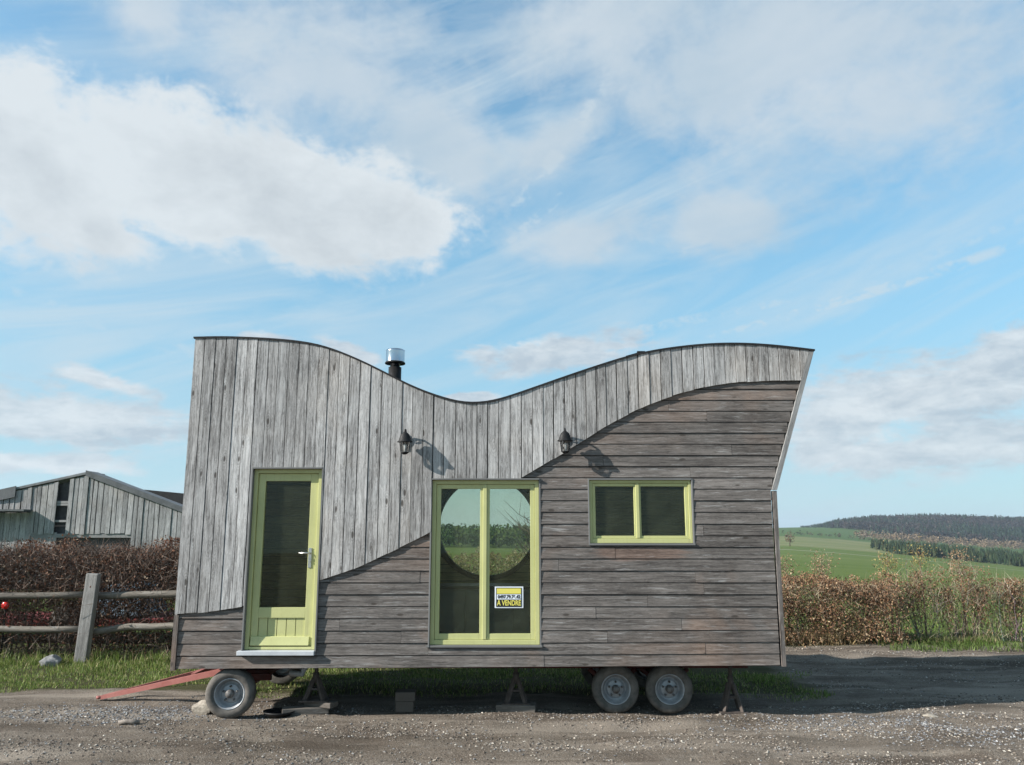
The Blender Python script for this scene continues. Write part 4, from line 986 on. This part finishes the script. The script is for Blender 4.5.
# gravel
def pebbles(X,Y,s,C_,name,lab):
    n=len(X); b0=np.array([(1,0,0),(0,1,0),(-1,0,0),(0,-1,0),(0,0,1),(0,0,-1)],float)
    a=rng.uniform(0,6.28,n); ca,sa=np.cos(a),np.sin(a)
    V=b0[None]*rng.uniform(.55,1.25,(n,6,1))+rng.normal(0,.12,(n,6,3)); V=V*s[:,None,None]*np.array([1,.8,.55])
    x=V[...,0]*ca[:,None]-V[...,1]*sa[:,None]; y=V[...,0]*sa[:,None]+V[...,1]*ca[:,None]
    V=np.stack([x+X[:,None],y+Y[:,None],V[...,2]+(terr(X,Y)+s*.22)[:,None]],2).reshape(-1,3)
    f0=np.array([(0,1,4),(1,2,4),(2,3,4),(3,0,4),(1,0,5),(2,1,5),(3,2,5),(0,3,5)])
    Fq=(f0[None]+np.arange(n)[:,None,None]*6).reshape(-1,3)
    tag(np_mesh(name,V,Fq,np.repeat(C_,8,0),M['pebble']),lab,'gravel',kind='stuff')
X,Y=scatter(210000,-6.2,8.5,-2.1,RY-.6)
gx=np.clip(.38+.42*nz(X*.6,Y*2.2,1.9,.4)+.25*nz(X,Y,5,1.2),.04,1); gx=np.where(Y>1.2,gx*.4,gx)
k=(rng.random(len(X))<gx)&~((Y>.75)&(X<4.0)); X,Y=X[k],Y[k]; s=.0045+.015*np.power(rng.random(len(X)),3.2)
pebbles(X,Y,s,palette(len(X),[(.25,.21,.17),(.35,.31,.26),(.11,.09,.075),(.48,.44,.38),(.25,.245,.24)],[5,3,5,.7,1.8],.2),'gravel','loose grey and brown gravel over the farm track')
X=np.concatenate([rng.normal(gnd(165,712)[0],.75,1500),rng.normal(gnd(70,715)[0],.8,900),rng.normal(gnd(850,722)[0],.8,1100),rng.normal(gnd(970,735)[0],.6,800)])
Y=np.concatenate([rng.normal(gnd(165,712)[1],.3,1500),rng.normal(gnd(70,715)[1],.25,900),rng.normal(gnd(850,722)[1],.22,1100),rng.normal(gnd(970,735)[1],.25,800)])
pebbles(X,Y,.005+.014*np.power(rng.random(len(X)),2),palette(len(X),[(.21,.215,.225),(.28,.28,.285),(.15,.155,.165),(.36,.355,.345)],None,.2),'crushed_stone','patches of blue-grey crushed stone on the track')

# ------------------------------------------------------------------ far woods
def conifers(xs,ys,hs,cols):
    parts=[]; n=len(xs); zb=terr(xs,ys); A=np.linspace(0,2*np.pi,8)[:-1]; K=7
    for lay,(z0,z1,r0) in enumerate(((.08,.5,.21),(.3,.72,.165),(.52,.9,.11),(.74,1.03,.065))):
        rr=r0*rng.uniform(.65,1.25,(n,K))*hs[:,None]; a=A[None]+rng.uniform(0,6.28,(n,1))
        ring=np.stack([xs[:,None]+rr*np.cos(a),ys[:,None]+rr*np.sin(a),zb[:,None]+hs[:,None]*(z0+rng.uniform(-.06,.06,(n,K)))],2)
        ap=np.stack([xs,ys,zb+hs*z1],1)[:,None]
        V=np.concatenate([ring,ap],1).reshape(-1,3); i=np.arange(n)[:,None]*(K+1)
        Fq=np.stack([np.concatenate([i+k,i+(k+1)%K,i+K],1) for k in range(K)],1).reshape(-1,3)
        parts.append((V,Fq,np.repeat(np.clip(cols*rng.uniform(.8,1.2,(n,1)),0,1),K,0)))
    return merge(parts)
def broad(xs,ys,hs,cols,q=34,sz=.16,lo=.25):
    n=len(xs); zb=terr(xs,ys); d=rand_dirs(n*q).reshape(n,q,3)*np.power(rng.random((n,q,1)),.5)
    P=np.stack([xs[:,None]+d[...,0]*hs[:,None]*.36,ys[:,None]+d[...,1]*hs[:,None]*.36,zb[:,None]+hs[:,None]*(lo+(1-lo)*(.5+.5*d[...,2]))],2).reshape(-1,3)
    V,Fq=leaf_geo(P,np.repeat(hs,q)*sz*rng.uniform(.6,1.3,n*q),.7); return V,Fq,np.clip(np.repeat(cols,q,0)*rng.uniform(.7,1.3,(n*q,1)),0,1)
def field_pts(n,d0,d1,u0,u1):
    d=rng.uniform(d0,d1,n); u=rng.uniform(u0,u1,n); return u*d,d+CAM[1]
# conifer plantation in the field
xs,ys=field_pts(2400,445,620,.44,.85); u=xs/(ys-CAM[1]); d=ys-CAM[1]; k=(d>448+np.clip((.47-u)*3000,0,200))
xs,ys=xs[k],ys[k]; V,Fq,C_=conifers(xs,ys,rng.uniform(4.2,6.6,len(xs))*(1+.15*np.sin(xs*.11)),palette(len(xs),[(.024,.042,.02),(.034,.052,.024),(.02,.034,.018),(.045,.055,.026)],None,.2))
tag(np_mesh('conifer_plantation',V,Fq,C_,M['farleaf']),'dark green block of young conifers in the far field','woodland',kind='stuff')
# forested hill
xs,ys=field_pts(9500,1010,1560,.355,.95); u=xs/(ys-CAM[1]); d=ys-CAM[1]
low=1010+np.clip((.46-u)/.09,0,1)*320; k=(d>low); xs,ys,u,d=xs[k],ys[k],u[k],d[k]
dark=(np.sin(xs*.012+np.sin(ys*.009)*1.5)*np.sin(ys*.016+xs*.004)+rng.normal(0,.3,len(xs)))>-.05
c1=palette(int(dark.sum()),[(.018,.03,.02),(.026,.04,.025)],None,.2)
tp=np.clip((u-.352)/.05,.25,1); a_=conifers(xs[dark],ys[dark],rng.uniform(9,15,dark.sum())*tp[dark],c1)
b0=palette(int((~dark).sum()),[(.042,.037,.035),(.032,.03,.03),(.058,.048,.042)],None,.2)
b_=broad(xs[~dark],ys[~dark],rng.uniform(9,14,(~dark).sum())*tp[~dark],b0,26,.2,.1)
tag(np_mesh('hill_conifers',*a_,M['farleaf']),'dark conifers of the forested hill on the horizon','woodland',kind='stuff')
tag(np_mesh('hill_broadleaf_woods',*b_,M['farleaf']),'bare brown woods of the forested hill on the horizon','woodland',kind='stuff')
# pale bare trees at the foot of the hill, hedgerow in the fields
xs,ys=field_pts(420,820,930,.42,.80); V,Fq,C_=broad(xs,ys,rng.uniform(6,11,len(xs)),palette(len(xs),[(.17,.13,.09),(.21,.155,.10),(.13,.105,.08)],None,.15),30,.18,.05)
tag(np_mesh('bare_woodland',V,Fq,C_,M['farleaf']),'strip of pale brown leafless trees below the wooded hill','woodland',kind='stuff')
xs=np.concatenate([np.linspace(0,1,90)*(.52-.34)*800+.34*800]); ys=np.full(90,800.)+rng.normal(0,6,90)+CAM[1]; k=rng.random(90)<.7; xs,ys=xs[k],ys[k]
V,Fq,C_=broad(xs,ys,rng.uniform(2,5,len(xs)),palette(len(xs),[(.06,.075,.035),(.09,.08,.05)],None,.2),22,.25,.05)
tag(np_mesh('far_hedgerow',V,Fq,C_,M['farleaf']),'thin dark hedgerow crossing the far fields','hedgerow',kind='stuff')
lt=at(790,546,440.0); o=empty('field_tree',(lt[0],440.0,float(terr(lt[0],440.0)))); tag(o,'lone round leafless tree in the green field just right of the house','tree')
z0=float(terr(lt[0],440.0)); V,Fq,C_=broad(np.array([lt[0]]),np.array([440.0]),np.array([8.0]),np.array([[.13,.10,.065]]),160,.12,.2); np_mesh('crown',V-np.array([lt[0],440.0,z0]),Fq,C_,M['farleaf'],o)
mb=MB(); mb.tube([(0,0,-.3),(0,0,4)],[.3,.15],6,(.1,.08,.06)); mb.build('trunk',M['bark'],o)
# wood beyond the round window
xs,ys=field_pts(700,245,330,-.2,.22); V,Fq,C_=broad(xs,ys,rng.uniform(6.2,7.8,len(xs)),palette(len(xs),[(.03,.065,.02),(.05,.09,.03),(.07,.10,.035)],None,.2),60,.13,.05)
tag(np_mesh('far_wood',V,Fq,C_,M['farleaf']),'green wood far behind the house, seen through the round window','woodland',kind='stuff')

# ------------------------------------------------------------------ sun, sky and clouds
sdir=np.array([-.36,-.118,.205]); sdir/=np.linalg.norm(sdir)
sun_el=math.asin(sdir[2]); 
sd=bpy.data.lights.new('sun','SUN'); sd.energy=5.0; sd.angle=R(.5); sd.color=(1,.955,.90)
so=bpy.data.objects.new('sun',sd); COL.objects.link(so); so.rotation_euler=Vector(-sdir).to_track_quat('-Z','Y').to_euler(); so.location=(-20,-8,14)
W=bpy.data.worlds.new('World'); S.world=W; W.use_nodes=True; t=NT(W); bg=t.n['Background']; bg.inputs[1].default_value=.115
sky=t.node('ShaderNodeTexSky',sky_type='NISHITA'); sky.sun_disc=False; sky.sun_elevation=sun_el
sky.sun_rotation=math.atan2(sdir[0],sdir[1]); sky.altitude=300; sky.air_density=1.0; sky.dust_density=.6; sky.ozone_density=1.6
dv=t.node('ShaderNodeTexCoord').outputs['Generated']; q=t.sep(dv)
az=t.m('ARCTAN2',q[0],q[1]); el=t.m('ARCSINE',t.m('MINIMUM',t.m('MAXIMUM',q[2],-1.0),1.0))
def azel(px,py):
    d=ray(px,py); d=d/np.linalg.norm(d); return math.atan2(d[0],d[1]),math.asin(d[2])
wv=t.comb(t.m('MULTIPLY',az,1.0),t.m('MULTIPLY',el,1.5),0.0)
n_big=t.noise(wv,5.5,9,.6,.35); n_fine=t.noise(wv,17,8,.62,.5); n_vf=t.m('SUBTRACT',t.noise(wv,46,6,.62,.4),.5)
def blob(px,py,rx,ry,rot=0,soft=1.0):
    a0,e0=azel(px,py); ra,re2=rx/F*.92,ry/F*.92
    c_,s_=math.cos(R(rot)),math.sin(R(rot))
    da=t.m('SUBTRACT',az,a0); de=t.m('SUBTRACT',el,e0)
    u=t.m('DIVIDE',t.m('ADD',t.m('MULTIPLY',da,c_),t.m('MULTIPLY',de,s_)),ra)
    v=t.m('DIVIDE',t.m('SUBTRACT',t.m('MULTIPLY',de,c_),t.m('MULTIPLY',da,s_)),re2)
    r=t.m('SQRT',t.m('ADD',t.m('MULTIPLY',u,u),t.m('MULTIPLY',v,v)))
    return t.m('SUBTRACT',1.0,r), v
def add(lst):
    o=lst[0]
    for l in lst[1:]: o=t.m('MAXIMUM',o,l)
    return o
def add_soft(lst):
    o=lst[0]
    for l in lst[1:]:
        n=t.node('ShaderNodeMath',operation='SMOOTH_MAX'); t.put(n.inputs[0],o); t.put(n.inputs[1],l); n.inputs[2].default_value=.25; o=n.outputs[0]
    return o
cum=[blob(*b) for b in [(40,165,130,95,-12),(165,160,165,75,-8),(290,200,150,70,-10),(375,215,115,62,-5),(0,120,70,80,0),(170,205,120,45,-8),(90,230,70,25,-10)]]
cum2=[blob(*b) for b in [(560,352,130,24,6),(900,400,170,50,5),(1010,350,70,26,15),(950,445,150,36,0),(70,415,150,36,-4),(115,385,60,14,-10),(60,465,120,16,0),(470,398,40,8,0),(350,352,50,12,-20),(860,455,90,24,0),(268,340,34,10,0)]]
veil=[blob(*b) for b in [(330,70,230,110,-10),(760,60,300,120,0),(440,150,120,80,-20),(880,110,220,110,0),(620,20,200,90,0),(560,140,120,40,30),(590,235,120,38,6),(150,10,60,60,0),(725,225,95,45,0)]]
d1=t.m('ADD',add_soft([c[0] for c in cum]),t.m('ADD',t.m('MULTIPLY',t.m('SUBTRACT',n_big,.5),1.5),t.m('ADD',t.m('MULTIPLY',t.m('SUBTRACT',n_fine,.5),.8),t.m('MULTIPLY',n_vf,.32))))
wl=t.comb(t.m('MULTIPLY',az,7.0),t.m('MULTIPLY',el,24.0),5.0); n_low=t.noise(wl,1,8,.6,.5)
d2=t.m('ADD',add_soft([c[0] for c in cum2]),t.m('ADD',t.m('MULTIPLY',t.m('SUBTRACT',n_low,.5),2.0),t.m('ADD',t.m('MULTIPLY',t.m('SUBTRACT',n_fine,.5),1.0),t.m('MULTIPLY',n_vf,.5))))
d3=t.m('ADD',add_soft([c[0] for c in veil]),t.m('ADD',t.m('MULTIPLY',t.m('SUBTRACT',n_big,.5),1.8),t.m('ADD',t.m('MULTIPLY',t.m('SUBTRACT',n_fine,.5),.6),t.m('MULTIPLY',n_vf,.3))))
m1=t.mr(d1,-.08,.38,0,.97,True); m2=t.mr(d2,.0,.5,0,.85,True); m3=t.mr(d3,-.02,.8,0,.82,True)
# streaks of high cirrus, running up to the right
ca,sa=math.cos(R(17)),math.sin(R(17))
su=t.m('ADD',t.m('MULTIPLY',az,ca),t.m('MULTIPLY',el,sa)); sv=t.m('SUBTRACT',t.m('MULTIPLY',el,ca),t.m('MULTIPLY',az,sa))
ci=t.noise(t.comb(t.m('MULTIPLY',su,2.2),t.m('MULTIPLY',sv,15.0),3.0),1,7,.62,.9)
ci2=t.noise(wv,2.2,3,.5)
cir=t.m('MULTIPLY',t.mr(ci,.40,.72),t.mr(ci2,.35,.6,.35,1)); cir=t.m('MULTIPLY',cir,.9)
def streak(px,py,L,wd,rot,amt):
    b_,v_=blob(px,py,L,wd,rot); return t.m('MULTIPLY',t.m('MULTIPLY',t.mr(b_,0,.6,0,1,True),t.mr(t.m('ADD',n_fine,n_vf),.36,.62)),amt)
for q_ in [(560,150,120,14,48,.75),(590,110,60,10,62,.6),(540,215,90,9,38,.5),(860,295,230,9,11,.75),(700,318,190,8,7,.6),(930,255,150,10,14,.45),(420,245,80,10,-8,.5),(120,330,190,12,-14,.5),(640,250,150,20,4,.4)]: cir=t.m('MAXIMUM',cir,streak(*q_))
# open sky out of the picture gets loose clouds too
side=t.mr(t.m('ABSOLUTE',az),.62,1.0); hi=t.mr(el,.75,1.0); out=t.m('MAXIMUM',side,hi)
gen=t.m('MULTIPLY',t.mr(t.noise(dv,2.6,7,.6,.3),.52,.68,0,.25),out)
haze=t.mr(el,.0,.62,.85,0.1,True)
skc=t.node('ShaderNodeMix',data_type='RGBA',blend_type='MULTIPLY'); skc.inputs[0].default_value=1; t.put(skc.inputs[6],sky.outputs[0]); skc.inputs[7].default_value=(.98,1.18,1.06,1)
skyc=skc.outputs[2]
K=1/.115/1.93
skyc=t.mix(haze,skyc,t.mix(t.mr(el,0,.36),(.39*K,.60*K,.75*K),(.17*K,.43*K,.645*K)))
thin=t.mix(t.mr(t.noise(wv,3.2,5,.6),.35,.65),(.52*K,.63*K,.72*K),(.66*K,.73*K,.79*K))
skyc=t.mix(cir,skyc,(.60*K,.72*K,.80*K))
skyc=t.mix(m3,skyc,thin)
# cumulus: brighter on the upper left, greyer below
shade=t.mr(t.m('ADD',t.m('ADD',t.noise(wv,5,6,.55,.3),t.m('MULTIPLY',n_vf,.12)),t.m('MULTIPLY',t.m('SUBTRACT',d1,t.m('MULTIPLY',t.m('SUBTRACT',el,.30),3.0)),.24)),.5,1.0)
csh=t.mix(shade,(.74*K,.80*K,.84*K),(.46*K,.52*K,.575*K))
skyc=t.mix(m2,skyc,t.mix(t.mr(t.m('ADD',t.noise(t.vm('ADD',wl,(.0,.5,.0)),1.2,7,.6,.4),t.m('MULTIPLY',n_vf,.4)),.36,.64),(.76*K,.81*K,.845*K),(.50*K,.575*K,.65*K)))
skyc=t.mix(gen,skyc,(.7*K,.74*K,.77*K))
skyc=t.mix(m1,skyc,csh)
t.put(bg.inputs[0],skyc)
W.cycles.sampling_method='MANUAL'; W.cycles.sample_map_resolution=1024

# ------------------------------------------------------------------ haze
hm=bpy.data.materials.new('haze'); hm.use_nodes=True; t=NT(hm)
for n in list(t.n):
    if n.type=='BSDF_PRINCIPLED': t.n.remove(n)
pv=t.node('ShaderNodeVolumePrincipled'); pv.inputs['Color'].default_value=(.74,.86,1,1); pv.inputs['Density'].default_value=.00013; pv.inputs['Anisotropy'].default_value=.2
t.l.new(pv.outputs[0],t.n['Material Output'].inputs['Volume'])
mb=MB(); mb.box(-6050,6050,-120,6050,-95,90); hz_=mb.build('haze',hm); tag(hz_,'thin pale blue haze over the far hills','haze',kind='stuff')

# ------------------------------------------------------------------ render settings
S.view_settings.view_transform='Standard'; S.view_settings.look='None'; S.view_settings.exposure=.95; S.view_settings.gamma=1
S.render.engine='CYCLES'; S.cycles.max_bounces=6; S.cycles.diffuse_bounces=3; S.cycles.glossy_bounces=3; S.cycles.transparent_max_bounces=12; S.cycles.transmission_bounces=4
S.cycles.use_denoising=True; S.cycles.sample_clamp_indirect=6
